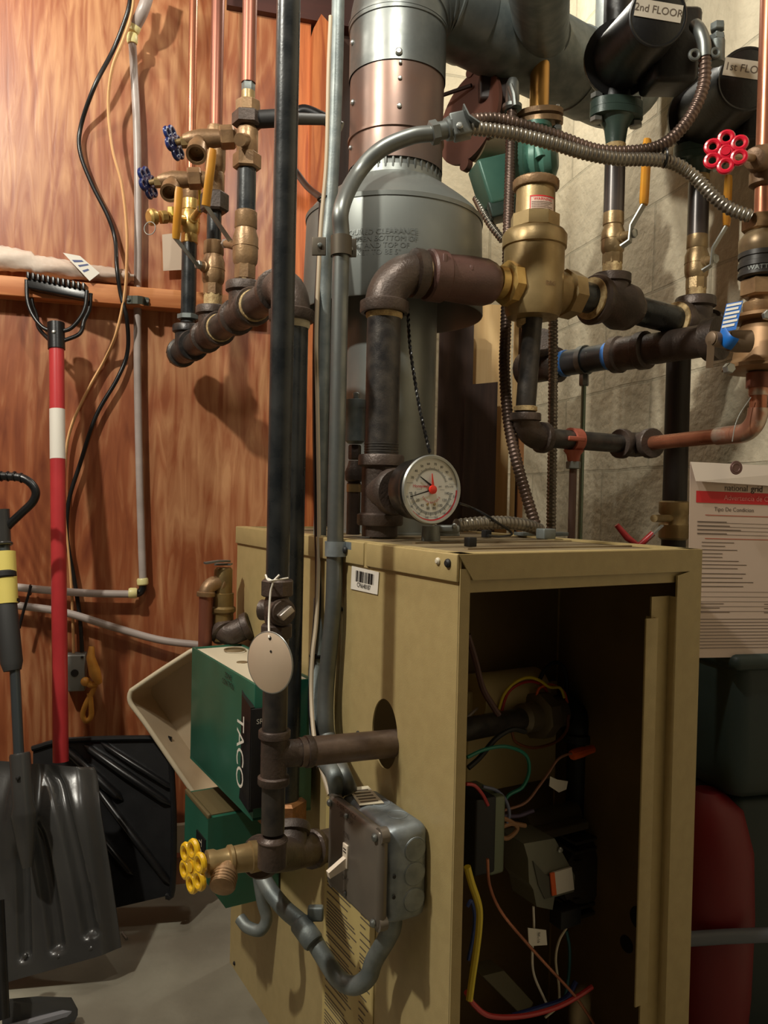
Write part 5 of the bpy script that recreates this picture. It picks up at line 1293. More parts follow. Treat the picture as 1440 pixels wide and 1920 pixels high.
pump('B', tb_, (556, 545, 440, 346, 330, 268), capB, backB, R_(116, capB), '1st FLOOR', (0.0, .014, (1362, 103)), (
    'short riser from the header carrying the right pump', 'brass ball valve with worn yellow lever under the right pump', 'black circulator pump labelled 1st FLOOR behind the copper pipe'),
    P(1338, 486, 1.48), [P(1366, 330, 1.44), P(1362, 424, 1.45), P(1337, 466, 1.46), P(1333, 498, 1.47), P(1317, 508, 1.48)], None)
# ================================================================== second return line behind the header ---------------------------
r2n = thing('return_pipe', 'dark return pipe with blue tape rings hung behind the header', 'pipe', P(1150, 700, 1.58))
T0, T1 = P(1008, 690, 1.72), P(1330, 637, 1.41); td = (T1 - T0).normalized()
def tp_(px):
    lo, hi = 0, (T1 - T0).length
    for _ in range(40):
        mid = (lo + hi) / 2
        if proj(T0 + td * mid)[0] < px: lo = mid
        else: hi = mid
    return T0 + td * lo
mb = MB(); mb.cyl(T0, T1, .026, 24); part('pipe', mb, M('slate_pipe', (66, 72, 76), .35, .25), r2n)
mb = MB(); mb.tee(T0, [tp_(1048), T0 - td * .04, T0 + (P(1012, 635, 1.66) - T0)], .031); part('tee', mb, malle, r2n)
mb = MB(); a, b = tp_(1150), tp_(1196); mb.lathe(a, td, [(0, .028), (.001, .035), (.016, .036), (.02, .032), ((b - a).length, .032), ((b - a).length + .004, .036), ((b - a).length + .02, .036), ((b - a).length + .024, .028)], 24); mb.lathe(tp_(1210), td, [(0, .029), (.12, .029), (.125, .038), (.15, .038)], 24); part('coupling', mb, malle, r2n)
for px in (1056, 1139):
    mb = MB(); mb.lathe(tp_(px), td, [(0, .0262), (.001, .0275), (.010, .0275), (.011, .0262)], 24); part('tape_ring', mb, bluet, r2n, 'blue tape ring')
hg = thing('pipe_hanger', 'galvanised split ring hanger on a thin green rod under the return pipe', 'hanger', V((tp_(1098).x, tp_(1098).y, .0)))
q = tp_(1096); mb = MB(); mb.lathe(q - td * .006, td, [(0, .0275), (0, .0300), (.012, .0300), (.012, .0275)], 24, caps=False, closed=True); mb.box(q - FW * .03 + UP * .004, RT * .007, UP * .006, FW * .004, .001); mb.hexn(q - Z1 * .052, Z1, .010, .024); part('ring', mb, galv, hg)
mb = MB(); mb.cyl(V((q.x, q.y, 0)), q - Z1 * .045, .0048, 12); part('rod', mb, rodm, hg)

# lower return: pipe under the separator, elbow, run and copper line
lw = thing('lower_pipe', 'dark pipe dropping under the air separator and turning right at an elbow', 'pipe', P(1000, 830, 1.33))
l0 = P(987, 700, 1.325); lc0 = hz(l0, 818); l1 = P(1192, 834, 1.47); ld_ = (l1 - lc0).normalized()
mb = MB(); mb.cyl(hz(l0, 770), A(592), .0165, 20); part('pipe', mb, iron, lw)
mb = MB(); mb.lathe(hz(l0, 612), Z1, [(0, .017), (.002, .0185), (.010, .0185)], 20); part('thread_tape', mb, tape, lw)
mb = MB(); mb.lathe(hz(l0, 772), Z1, [(0, .017), (.001, .0195), (.008, .0195), (.009, .017)], 20); part('thread_tape', mb, tape, lw)
mb = MB(); mb.elbow(hz(l0, 775), lc0, lc0 + ld_ * .046, .0215); part('elbow', mb, malle, lw)
mb = MB(); mb.cyl(lc0 + ld_ * .04, l1, .0165, 20); part('pipe', mb, iron, lw)
cu_d = (P(1400, 812, 1.215) - l1).normalized()
mb = MB(); mb.tee(l1, [l1 - ld_ * .045, l1 + cu_d * .05], .0225); part('tee', mb, malle, lw)
cpl = thing('copper_line', 'copper line running right from the dark tee and turning up at an elbow', 'pipe', P(1390, 830, 1.22))
k1 = P(1420, 810, 1.195); k2 = hz(k1, 715)
mb = MB(); mb.sweep(fillet([l1 + cu_d * .04, k1, k2], .030, 10), .0125, 20); part('pipe', mb, copper, cpl)
mb = MB(); mb.lathe(P(1345, 818, 1.27), cu_d, [(0, .0128), (.001, .0142), (.040, .0142)], 20); a = P(1345, 818, 1.27) + cu_d * .04
mb.sweep(fillet([a, k1 - cu_d * .002, hz(k1, 765)], .030, 10), .0145, 20); mb.lathe(hz(k1, 742), Z1, [(0, .0142), (.012, .0142)], 16); part('elbow', mb, M('soldered_copper', (190, 136, 112), .35, .7, (200, 180, 164), 30, lo=.5, hi=.6), cpl)
mb = MB(); mb.lathe(k2 - Z1 * .01, Z1, [(0, .018), (.022, .018)], 20); part('adapter', mb, coppd, cpl)
rcl = thing('pipe_clamp', 'reddish copper coloured clamp with rod holding the lower pipe', 'clamp', P(1074, 900, 1.37))
q = hit(1076, 828, lc0, ld_.cross(Z1).normalized()); q = lc0 + ld_ * ((q - lc0).dot(ld_))
mb = MB(); mb.lathe(q - ld_ * .010, ld_, [(0, .017), (0, .021), (.020, .021), (.020, .017)], 20, caps=False, closed=True); mb.box(q - FW * .020, ld_ * .020, Z1 * .004, FW * .006, .002); mb.lathe(q - Z1 * .038, Z1, [(0, .010), (.012, .012), (.020, .018)], 16); part('ring', mb, M('red_copper', (186, 104, 84), .5, .3), rcl)
mb = MB(); mb.hexn(q - Z1 * .050, Z1, .013, .013); part('nut', mb, gmetal, rcl)
mb = MB(); mb.cyl(V((q.x, q.y, 0)), q - Z1 * .045, .0065, 12); part('rod', mb, M('brown_rod', (104, 80, 68), .5, .4), rcl)
mb = MB(); a, b = lvl(1010, 1004, BH), lvl(1108, 1011, BH); mb.box(lvl(1062, 1008, BH) + V((0, 0, .003)) + BS * .06, BR * .05, BS * .012, Z1 * .003, .001); mb.box(lvl(1066, 1004, BH + .008) + BS * .05, BR * .012, BS * .010, Z1 * .008, .002)
solo('top_bracket', 'flat grey bracket with a nut on the right rear of the boiler top', 'bracket', mb, galvd)

# vertical black pipe with brass valve behind the boiler
vp = thing('wall_pipe', 'dark vertical pipe along the block wall behind the boiler', 'pipe', V((P(1266, 900, 1.62).x, P(1266, 900, 1.62).y, 0)))
w0 = P(1266, 900, 1.60); mb = MB(); mb.cyl(V((w0.x, w0.y, 0)), hz(w0, 655), .0235, 20); part('pipe', mb, M('dark_wall_pipe', (52, 46, 42), .5, .3), vp)
wv = thing('ball_valve', 'brass valve with a red lever low behind the boiler top', 'valve', hz(w0, 1012))
mb = MB(); mb.lathe(hz(w0, 1012), Z1, [(0, .024), (.004, .029), (.030, .030), (.034, .027), (.050, .027), (.054, .030), (.075, .030), (.078, .024)], 24); mb.cyl(hz(w0, 972), P(1226, 972, 1.5), .007, 12); part('body', mb, brass, wv)
mb = MB(); mb.strip([P(1242, 985, 1.5), P(1222, 1003, 1.5), P(1205, 1018, 1.5)], FW, .012, .003); part('lever', mb, steel, wv)
mb = MB(); mb.sweep([P(1224, 1000, 1.5), P(1198, 1024, 1.5), P(1176, 1008, 1.5), P(1156, 984, 1.5)], [.006, .007, .0065, .005], 12); part('grip', mb, redp, wv)

# right edge assembly: copper riser, red handled gate valve, union, regulator -----------------------------------
x0 = P(1430, 400, 1.22)
def Q(py): return hz(x0, py)
zq = lambda a, b: Q(b).z - Q(a).z
cr = thing('copper_riser', 'bright copper riser running up the right edge above the red handwheel', 'pipe', Q(300))
mb = MB(); mb.cyl(Q(292), UPTO(Q(0)), .0128, 24); part('pipe', mb, copper, cr)
gv = thing('gate_valve', 'old bronze gate valve with a scalloped red handwheel at the right edge', 'valve', Q(350))
mb = MB(); mb.lathe(Q(352), Z1, [(0, .015), (.004, .021), (.022, .021), (.030, .018), (.040, .024), (.052, .018), (.060, .016)], 22); gb = Q(300); ga_ = P(1362, 288, 1.12); gdv = (ga_ - gb); mb.lathe(gb, gdv, [(0, .022), (.025, .020), (.030, .016), (.045, .015), (.047, .011)], 18); part('body', mb, M('dark_bronze', (124, 96, 70), .5, .4, (92, 70, 52), 24, bump=.25), gv)
mb = MB(); mb.cyl(gb, ga_, .0055, 12); part('stem', mb, agedb, gv)
wheel(gv, P(1361, 285, 1.12), (-FW * .90 - RT * .35 + UP * .05), .0300, redh, 6)
un = thing('union_fitting', 'stack of brass union nuts and black ringed coupling below the gate valve', 'fitting', Q(590))
mb = MB(); mb.cyl(Q(410), Q(350), .0125, 20); part('copper_stub', mb, copper, un)
mb = MB(); mb.hexn(Q(436), Z1, .0300, zq(436, 405), .1, 6); part('union_nut', mb, agedb, un)
mb = MB(); mb.lathe(Q(478), Z1, [(0, .030), (.010, .033), (.022, .033), (.034, .024)], 26); part('union_body', mb, M('grey_bronze', (158, 136, 102), .4, .5, (124, 104, 78), 20), un)
mb = MB(); z_ = zq(522, 476); mb.lathe(Q(522), Z1, [(0, .029), (.002, .033), (.007, .033), (.008, .031), (.014, .031), (.015, .033), (.022, .033), (.023, .031), (z_ - .008, .031), (z_ - .007, .033), (z_, .033)], 28); bk = part('black_coupling', mb, M('black_rings', (62, 60, 58), .4, .3), un)
mb = MB(); wz = cylwrap(x0, .033, 1424, 500); mb.text('WATTS', .010, None, X1, Z1, wrap=lambda x, y: wz(x, y, .0008)); part('raised_lettering', mb, gmetal, bk)
mb = MB(); mb.hexn(Q(558), Z1, .0290, zq(558, 524), .1, 6); mb.lathe(Q(590), Z1, [(0, .020), (.008, .024), (.018, .024), (.020, .016), (.026, .016)], 22); part('nipple_nut', mb, agedb, un)
rg_ = thing('pressure_regulator', 'brass bell shaped pressure regulator with blue hang tag at the right edge', 'regulator', Q(715))
c_ = P(1436, 640, 1.20)
mb = MB(); b0 = hz(c_, 698); zr = lambda py: hz(c_, py).z - b0.z
mb.lathe(b0, Z1, [(0, .050), (.004, .060), (.009, .060), (.012, .052), (.020, .046), (zr(620), .040), (zr(604), .034), (zr(600), .054), (zr(594), .054), (zr(593), .02)], 36); mb.lathe(hz(c_, 720), Z1, [(0, .022), (.02, .024)], 20); part('body', mb, M('regulator_brass', (150, 116, 80), .45, .45, (120, 92, 62), 12), rg_)
mb = MB(); mb.hexn(P(1362, 692, 1.17), -FW * 1 + RT * .2, .008, .012); mb.hexn(P(1436, 592, 1.14), -FW, .007, .008); part('bolts', mb, steel, rg_)
a = P(1334, 635, 1.13); b = P(1380, 642, 1.15); mb = MB(); mb.cyl(a, b, .011, 16); mb.lathe(P(1366, 640, 1.145), RT, [(0, .014), (.012, .016), (.03, .016)], 16); mb.lathe(a, (a - b), [(0, .009), (.002, .0095), (.003, .008)], 16); mb.strip([P(1333, 640, 1.128), P(1332, 665, 1.128), P(1330, 690, 1.128)], RT, .010, .0015); part('fast_fill_lever', mb, M('lever_bronze', (118, 98, 78), .5, .4), rg_)
bt_ = thing('hang_tag', 'blue and white printed hang tag twisted around the regulator inlet', 'tag', P(1365, 655, 1.14))
q4 = [P(1362, 570, 1.13), P(1393, 564, 1.12), P(1380, 618, 1.12), P(1350, 624, 1.13)]
mb = sheet(q4, .0005); mb.sweep(spline([P(1352, 624, 1.13), P(1364, 640, 1.12), P(1378, 646, 1.12)], 4), .010, 8, flat=.2); part('card', mb, bluetag, bt_)
mb = decal(q4, [(.05, .04 + k * .145, .95 - .12 * (k % 2), .04 + k * .145 + .085) for k in range(6)], .0012); part('white_print', mb, white, bt_)
solo('wire', 'thin silver wire dangling from the copper elbow', 'wire', MB().sweep(spline([P(1408, 745, 1.18), P(1388, 775, 1.18), P(1378, 800, 1.18), P(1373, 828, 1.18)], 6), .0008, 6), steel)

# notice --------------------------------------------------------------------------------------------
nz_ = 1.15
ntl, ntr = P(1294, 866, nz_), P(1575, 880, nz_ + .06); down = V((0, 0, -.283))
nt_ = thing('service_notice', 'white printed service notice with red stripe hanging right of the boiler', 'notice', (ntl + ntr) / 2 + down)
q4 = [ntl, ntr, ntr + down, ntl + down + RT * .004]
mb = sheet(q4, .0003); sh_ = part('sheet', mb, M('notice_paper', (206, 184, 168), .6), nt_)
fl_ = [ntl - FW * .002, ntr - FW * .002, ntr - FW * .006 + V((0, 0, -.032)), ntl - FW * .008 + V((0, 0, -.028)) + RT * .006]
mb = sheet(fl_, .0003); part('folded_top', mb, M('notice_fold', (214, 200, 186), .55), nt_, 'creased top flap folded forward')
mb = MB(); n_ = (ntr - ntl).normalized().cross(Z1); n_ = n_ if n_.dot(FW) < 0 else -n_
mb.lathe(P(1380, 877, nz_ - .012), n_, [(0, .0100), (.0015, .0095)], 24); mb.torus(P(1380, 877, nz_ - .0135), n_, .006, .0008, 20, 6); part('stamp_seal', mb, M('seal_brown', (112, 84, 80), .5, .4), nt_)
mb = decal(q4, [(.04, .145, 1.0, .205, .0)], .0007); rs_ = part('red_stripe', mb, redpr, sh_)
mb = MB(); xd = (ntr - ntl).normalized(); yd = Z1
def np_(x, y): return ntl.lerp(ntr, x).lerp((ntl + down).lerp(ntr + down, x), y)
mb.text('Advertencia de Condicion/Accion', .0105, np_(.50, .176), xd, yd, .0014); part('stripe_lettering', mb, M('stripe_ink', (226, 130, 124), .5), rs_)
mb = MB(); mb.text('national', .0125, np_(.30, .125), xd, yd, .0009); mb.text('grid', .0130, np_(.435, .125), xd, yd, .0009); mb.text('grid', .0130, np_(.4365, .125), xd, yd, .0009)
mb.text('Tipo De Condicion', .0085, np_(.29, .236), xd, yd, .0009); mb.text('A __ B __ C __', .0085, np_(.72, .236), xd, yd, .0009); part('heading', mb, M('notice_ink', (84, 70, 62), .6), sh_)
rc = []; random.seed(11)
for y in [.265, .385]: rc.append((.1, y, .97, y + .004))
part('red_rules', decal(q4, rc, .0007), M('rule_red', (178, 92, 72), .6), sh_)
rc = []
for y in (.305, .325, .345, .365): rc += [(.05, y, .95, y + .0022), (.05, y - .006, .05 + random.uniform(.1, .3), y - .002), (.7, y - .006, .85, y - .002)]
for k in range(8): rc += [(.08, .405 + k * .019, .08 + random.uniform(.12, .3), .4085 + k * .019), (.55, .405 + k * .019, .55 + random.uniform(.2, .4), .4085 + k * .019)]
for k in range(4): rc += [(.05, .565 + k * .022, .05 + random.uniform(.3, .44), .569 + k * .022), (.55, .568 + k * .022, .95, .571 + k * .022)]
for k in range(5): rc += [(.05, .66 + k * .025, .95, .662 + k * .025)]
for k in range(3): rc += [(.06, .72 + k * .022, .06 + random.uniform(.14, .3), .7235 + k * .022), (.5, .722 + k * .022, .5 + random.uniform(.2, .35), .7255 + k * .022)]
for k in range(10): rc += [(.05, .80 + k * .0165, .95 - (.0 if k % 4 else random.uniform(.2, .4)), .8032 + k * .0165)]
part('printed_lines', decal(q4, rc, .0007), M('line_ink', (96, 80, 70), .6), sh_)

# things beyond the boiler on the right ----------------------------------------------------------------
gb_ = thing('storage_bin', 'dark green plastic bin standing in shadow behind the notice', 'bin', P(1440, 1600, 1.36))
gp = P(1425, 1330, 1.30); zb0, zb1 = .42, gp.z + .12
mb = MB(); mb.box(V((gp.x - .01, gp.y + .03, (zb0 + zb1) / 2)), X1 * .12, Y1 * .13, Z1 * (zb1 - zb0) / 2, .03); mb.box(V((gp.x - .01, gp.y + .03, zb0 / 2)), X1 * .10, Y1 * .11, Z1 * zb0 / 2, .02); part('body', mb, dgbag, gb_)
mb = MB(); mb.box(V((gp.x - .01, gp.y + .03, zb1 - .02)), X1 * .126, Y1 * .138, Z1 * .012, .01); part('rim', mb, dgbag, gb_)
rb0 = P(1322, 1680, 1.22)
mb = MB(); mb.lathe(V((rb0.x, rb0.y, .0)), Z1, [(0, .045), (.01, .06), (.12, .068), (.24, .070), (.34, .066), (.40, .05), (.425, .02)], 36)
solo('red_container', 'dim red rounded plastic container on the floor behind the cabinet post', 'container', mb, redbin)
solo('floor_pipe', 'grey pipe lying low behind the cabinet at right', 'pipe', MB().sweep([P(1270, 1762, 1.14), P(1360, 1756, 1.14), P(1460, 1752, 1.14)], .010, 12), M('dim_grey_pipe', (104, 110, 120), .5))

# ================================================================== cables -----------------------------------------------------------
def bx(pts, r, pitch=.0068, amp=.13, n=12, name='armored_cable', label='', mat=None, tw=True):
    p = resample(spline(pts, 14), pitch / 4); rr = [r * (1 + amp * (1, .3, -.7, .3)[i % 4]) for i in range(len(p))]
    return solo(name, label, 'cable', MB().sweep(p, rr, n), mat or galv, sharp=80)
bxm = M('armor_metal', (150, 144, 132), .32, .75, (118, 110, 100), 20)
bxb = M('armor_brown', (112, 92, 82), .36, .65, (86, 72, 64), 20)
bx([P(876, 240, 1.14), P(920, 244, 1.15), P(970, 252, 1.16), P(1040, 270, 1.17), P(1100, 288, 1.18), P(1160, 298, 1.19), P(1220, 299, 1.20), P(1262, 306, 1.21), P(1300, 330, 1.215), P(1340, 370, 1.21), P(1370, 392, 1.205), P(1408, 406, 1.20)], .0092, label='thick armored cable sweeping right in front of the pumps and valves', mat=bxm)
bx([P(886, 226, 1.16), P(930, 224, 1.17), P(980, 236, 1.18), P(1050, 258, 1.20), P(1120, 282, 1.21), P(1190, 284, 1.215), P(1245, 270, 1.22), P(1290, 225, 1.22), P(1318, 165, 1.215), P(1322, 105, 1.21)], .0088, label='armored cable curving up into the left pump connector', mat=bxb)
mb = MB(); mb.torus(P(1246, 296, 1.205), RT, .013, .002, 20, 6); solo('zip_tie', 'black zip tie where the two armored cables part', 'zip tie', mb, blackp)
cn = thing('cable_connector', 'bent chrome cable connector clamped to the left pump box', 'connector', P(1318, 105, 1.21))
mb = MB(); mb.sweep(spline([P(1322, 108, 1.21), P(1320, 80, 1.21), P(1312, 58, 1.215), P(1304, 48, 1.235)], 6), .0098, 16); part('elbow_tube', mb, galv, cn)
mb = MB(); mb.torus(P(1302, 103, 1.205), FW, .007, .0028, 18, 8); mb.torus(P(1341, 99, 1.205), FW, .006, .0026, 18, 8); part('clamp_ears', mb, galv, cn)
mb = MB(); q = P(1344, 90, 1.24); mb.cyl(q - Z1 * .01, q + Z1 * .032, .0045, 10); mb.hexn(q + Z1 * .026, Z1, .011, .012); mb.hexn(q + Z1 * .010, Z1, .012, .010); mb.cyl(q + Z1 * .010, q - Z1 * .024, .012, 12); part('hold_down_bolt', mb, galvd, cn)
bx([P(960, 205, 1.47), P(958, 250, 1.46), P(956, 330, 1.44), P(953, 420, 1.42), P(951, 520, 1.40), P(948, 620, 1.38), P(946, 690, 1.36), P(952, 780, 1.34), P(965, 850, 1.32), P(984, 920, 1.31), P(1004, 985, 1.30)], .0088, label='long brown armored cable hanging left of the air separator', mat=bxb)
cs = thing('cable_connector', 'silver rounded connector on top of the hanging brown cable', 'connector', P(962, 205, 1.47))
mb = MB(); q = P(960, 208, 1.47); mb.lathe(q, Z1, [(0, .014), (.004, .018), (.010, .018), (.012, .012), (.022, .013), (.050, .012), (.058, .008)], 20); mb.sweep([P(956, 162, 1.46), P(962, 180, 1.455), P(964, 200, 1.455)], .008, 12, flat=.6); part('body', mb, galv, cs)
bx([P(1037, 560, 1.47), P(1037, 700, 1.47), P(1036, 820, 1.47), P(1034, 940, 1.47), P(1032, 1100, 1.47)], .0082, label='straight armored cable running down behind the hanger rods', mat=bxm)
bx([P(856, 986, 1.18), P(900, 981, 1.20), P(950, 980, 1.23), P(990, 986, 1.26), P(1012, 994, 1.285)], .0095, pitch=.0085, label='short armored cable lying along the boiler top', mat=bxm)
bx([P(893, 372, 1.58), P(905, 396, 1.56), P(922, 424, 1.55), P(942, 450, 1.54)], .0072, label='short armored cable under the green pump box', mat=bxm)
cb = thing('cable_clamp', 'grey die cast cable clamp on the boiler top under the gauge', 'connector', P(830, 1008, 1.17))
mb = MB(); q = P(808, 999, 1.165); mb.lathe(q - Z1 * .012, Z1, [(0, .014), (.022, .013)], 20); mb.box(P(838, 992, 1.17), RT * .018, UP * .006, FW * .010, .004); mb.box(P(838, 1001, 1.17), RT * .018, UP * .003, FW * .008, .001); part('body', mb, gmetal, cb)
mb = MB(); screw(mb, P(814, 984, 1.155), UP, .004); screw(mb, P(852, 986, 1.16), -FW, .004); part('clamp_screws', mb, steel, cb)
# twisted black wire
pt = spline([P(764, 565, 1.23), P(768, 640, 1.22), P(776, 700, 1.21), P(788, 770, 1.19), P(806, 848, 1.15)], 16); pt = resample(pt, .0015)
mb = MB(); _, u_, w_ = basis((pt[-1] - pt[0]))
for ph in (0, pi): mb.sweep([p + (u_ * math.cos(i * .55 + ph) + w_ * math.sin(i * .55 + ph)) * .0014 for i, p in enumerate(pt)], .0015, 6)
solo('wire', 'black twisted wire pair running down behind the gauge', 'wire', mb, blackp)
solo('wire', 'thin black capillary wire going right from the gauge across the boiler top', 'wire', MB().sweep(spline([P(862, 944, 1.16), P(880, 950, 1.2), P(905, 962, 1.2), P(930, 978, 1.2), P(960, 1000, 1.22), P(940, 1006, 1.16), P(915, 1004, 1.12)], 6), .0018, 6), blackp)
# black pipe elbow + cable behind the gas pipe
solo('cable', 'bundle of thick black cables crossing behind the gas pipe near the ceiling', 'cable', MB().sweep(spline([P(552, 215, 1.6), P(572, 208, 1.6), P(606, 222, 1.6), P(640, 240, 1.6)], 6), .012, 12), blackp)
solo('cable', 'dark cable sagging from the riser to the conduit beside the hood', 'cable', MB().sweep(spline([P(535, 300, 1.55), P(552, 318, 1.52), P(576, 350, 1.45), P(606, 374, 1.35)], 6), .006, 10), blackp)

# ---- brown motor behind the hood
bm_ = thing('damper_motor', 'brown round flanged motor behind the flue under the duct', 'motor', P(900, 300, 1.6))
c_ = P(880, 222, 1.58); ax = (-RT * .80 - FW * .55 + UP * .10).normalized(); Rb = .090
mb = MB(); mb.lathe(c_, ax, [(-.004, Rb), (.004, Rb)], 48)
_, u_, w_ = basis(ax)
for k_ in (0, 2):
    a = math.radians(3 + 90 * k_); d_ = u_ * math.cos(a) + w_ * math.sin(a); mb.lathe(c_ + d_ * (Rb + .006), ax, [(-.006, .013), (.006, .013)], 16)
part('flange', mb, M('flange_brown', (98, 60, 48), .5, 0, (82, 50, 40), 8), bm_)
mb = MB(); mb.lathe(c_, -ax, [(.004, Rb * .62), (.05, Rb * .58), (.052, Rb * .42), (.11, Rb * .36)], 30); part('bell', mb, M('bell_dark', (62, 42, 36), .55), bm_)
mb = MB(); q = P(912, 262, 1.56); mb.lathe(q - RT * .02, RT * 1 + FW * .5, [(0, .040), (.065, .040), (.068, .03)], 30); part('motor_can', mb, M('can_beige', (150, 132, 104), .4, .4), bm_)
mb = MB(); mb.box(P(925, 175, 1.56), RT * .030, UP * .026, FW * .03, .006); mb.cyl(P(820, 182, 1.62), P(884, 160, 1.57), .004, 8); part('bracket', mb, M('bracket_dark', (50, 36, 32), .5), bm_)

# ---- green pump
gp_ = thing('circulator_pump', 'green circulator pump with flat box partly hidden behind the air separator', 'pump', P(1000, 400, 1.55))
mb = MB(); c_ = P(930, 345, 1.56); rx_ = (RT * .85 + FW * .25 + UP * .30).normalized(); ux_ = (UP * .95 - RT * .3).normalized(); mb.box(c_, rx_ * .038, ux_ * .045, rx_.cross(ux_) * .028, .006); part('terminal_box', mb, teal, gp_)
mb = MB(); mb.box(c_ - UP * .05 + RT * .02, rx_ * .040, ux_ * .016, FW * .025, .004); part('box_base', mb, greend, gp_)
mb = MB(); cc = P(1003, 310, 1.52); mb.lathe(cc - RT * .04, RT * .9 - FW * .35, [(0, .035), (.01, .045), (.025, .048), (.032, .040), (.036, .046), (.046, .046), (.052, .036), (.062, .040), (.075, .034), (.082, .018)], 30); mb.sweep(spline([cc + UP * .055 - RT * .005, cc + UP * .035 - RT * .008 - FW * .04, cc - FW * .052 - UP * .01], 5), .011, 12); mb.lathe(cc, Z1, [(0, .022), (.06, .022), (.066, .03), (.074, .03)], 20); part('volute', mb, teal, gp_)
mb = MB(); f0 = P(1010, 236, 1.53); al_ = (RT * .9 - FW * .3); al_.z = 0; al_.normalize(); bl_ = V((-al_.y, al_.x, 0))
for dz_ in (0, .016):
    mb.prism([f0 + al_ * (math.cos(2 * pi * j / 32) * .046) + bl_ * (math.sin(2 * pi * j / 32) * .028) + Z1 * dz_ for j in range(32)], Z1 * .010)
part('flange', mb, agedb, gp_)
mb = MB()
for s_ in (-1, 1): mb.cyl(f0 + al_ * s_ * .035 - Z1 * .012, f0 + al_ * s_ * .035 + Z1 * .035, .004, 8); mb.hexn(f0 + al_ * s_ * .035 - Z1 * .014, Z1, .009, .010)
part('flange_bolts', mb, steel, gp_)
mb = MB(); mb.cyl(f0 + Z1 * .02, f0 + Z1 * .16, .0185, 20); part('tailpipe', mb, M('golden_copper', (206, 156, 84), .35, .7), gp_)

# ---- boards behind the flue
def board(name, label, x0, x1, y0, y1, z_, mat, th=.02, slope=0, cat='board'):
    a = P(x0, 900, z_); b = P(x1, 900, z_); ta_, tb2 = hz(a, y0).z, hz(b, y1).z; a.z = b.z = 0
    n_ = FW.copy(); n_.z = 0; n_.normalize()
    mb = MB(); mb.prism([a, b, b + V((0, 0, tb2)), a + V((0, 0, ta_))], n_ * th); return solo(name, label, cat, mb, mat)
board('wood_board', 'pale unfinished board standing behind the boiler beside the dark planks', 872, 952, 570, 572, 1.86, palew)
board('wood_board', 'dark grooved wood board under the right side of the draft hood', 818, 882, 600, 604, 1.80, darkw)
board('wood_board', 'short dark brown plank with a slanted top in front of the pale board', 868, 929, 722, 716, 1.79, darkw, .012)
board('wood_board', 'narrow pale strip behind the hanging armored cable', 958, 966, 560, 560, 1.80, palew, .012)
board('wood_board', 'narrow tan strip standing right of the slim pale strip', 972, 981, 560, 560, 1.80, M('tan_strip', (190, 132, 84), .5), .012)
board('wood_board', 'dark narrow strip between the pale strips', 966, 971, 560, 560, 1.83, darkw, .012)
board('wood_board', 'tan board glimpsed between the conduit and the supply pipe', 655, 700, 560, 560, 1.98, palew, .02)
board('green_strip', 'blurred green strip glimpsed between the conduit and the supply pipe', 636, 658, 570, 570, 1.95, M('green_cloth', (96, 170, 40), .6), .02, cat='strip')

# ================================================================== inside the burner compartment ------------------------------------
fit = thing('burner_pipe', 'dark gas pipe with a large union crossing inside the cabinet', 'pipe', inb(1075, 1560, .16))
g0 = hol; g1 = inb(1060, 1332, .20); gd_ = (g1 - g0).normalized(); g2 = inb(1078, 1345, .20)
mb = MB(); mb.cyl(g0, g1, .0155, 20); part('pipe', mb, iron, fit)
q = inb(975, 1346, .18); q = g0 + gd_ * ((q - g0).dot(gd_))
mb = MB(); mb.lathe(q, gd_, [(0, .016), (.006, .021), (.030, .021), (.031, .026)], 24); mb.hexn(q + gd_ * .030, gd_, .034, .028, .2, 8); mb.lathe(q + gd_ * .058, gd_, [(0, .026), (.006, .027), (.008, .022), (.018, .023), (.030, .023)], 24); part('union', mb, M('union_grey', (118, 108, 88), .45, .4), fit)
mb = MB(); mb.elbow(g1 - gd_ * .01, g1 + gd_ * .035, g1 + gd_ * .035 - Z1 * .05, .021); ge = g1 + gd_ * .035; mb.cyl(ge - Z1 * .04, V((ge.x, ge.y, inb(1075, 1640, .2).z)), .0165, 18); part('drop_pipe', mb, blackm, fit)
# flame rollout shield / burner manifold behind
mb = MB(); a = inb(960, 1380, .235)
mb.box(a, BR * .085, Z1 * .075, BS * .004, .003); mb.lathe(inb(955, 1300, .235), BR, [(-.07, .035), (.05, .035)], 30)
solo('burner_shield', 'cream metal burner shield behind the union inside the cabinet', 'shield', mb, M('cream_metal', (196, 178, 128), .5))
ctl = thing('ignition_control', 'black and grey ignition control module at the left inside the cabinet', 'control', inb(895, 1620, .10))
mb = MB(); mb.box(inb(884, 1552, .12), BR * .016, Z1 * .048, BS * .03, .003); part('black_face', mb, blackm, ctl)
mb = MB(); mb.box(inb(905, 1550, .13), BR * .012, Z1 * .050, BS * .032, .004); part('housing', mb, M('module_grey', (110, 118, 96), .45, .2), ctl)
mb = MB(); q = inb(928, 1552, .12); mb.box(q, BR * .009, Z1 * .046, BS * .003, .001); part('name_plate', mb, blackm, ctl)
mb = MB(); mb.text('Honeywell', .014, q - BS * .0036, -Z1 + BR * .08, BR, .0004 if (-Z1).cross(BR).dot(BS) < 0 else -.0004); part('lettering', mb, offw, ctl)
gvv = thing('gas_valve', 'angular grey gas control valve with white and orange label inside the cabinet', 'gas valve', inb(1030, 1700, .1))
up_ = .10
def I(px, py, o=0): return inb(px, py, up_ + o)
mb = MB(); mb.prism([I(982, 1582), I(1040, 1572), I(1078, 1642), I(1076, 1672), I(1040, 1682), I(1036, 1706), I(1006, 1700), I(1000, 1668), I(992, 1655), I(990, 1610)], BS * .05); part('body', mb, M('cast_grey', (122, 122, 108), .45, .25), gvv, sharp=20)
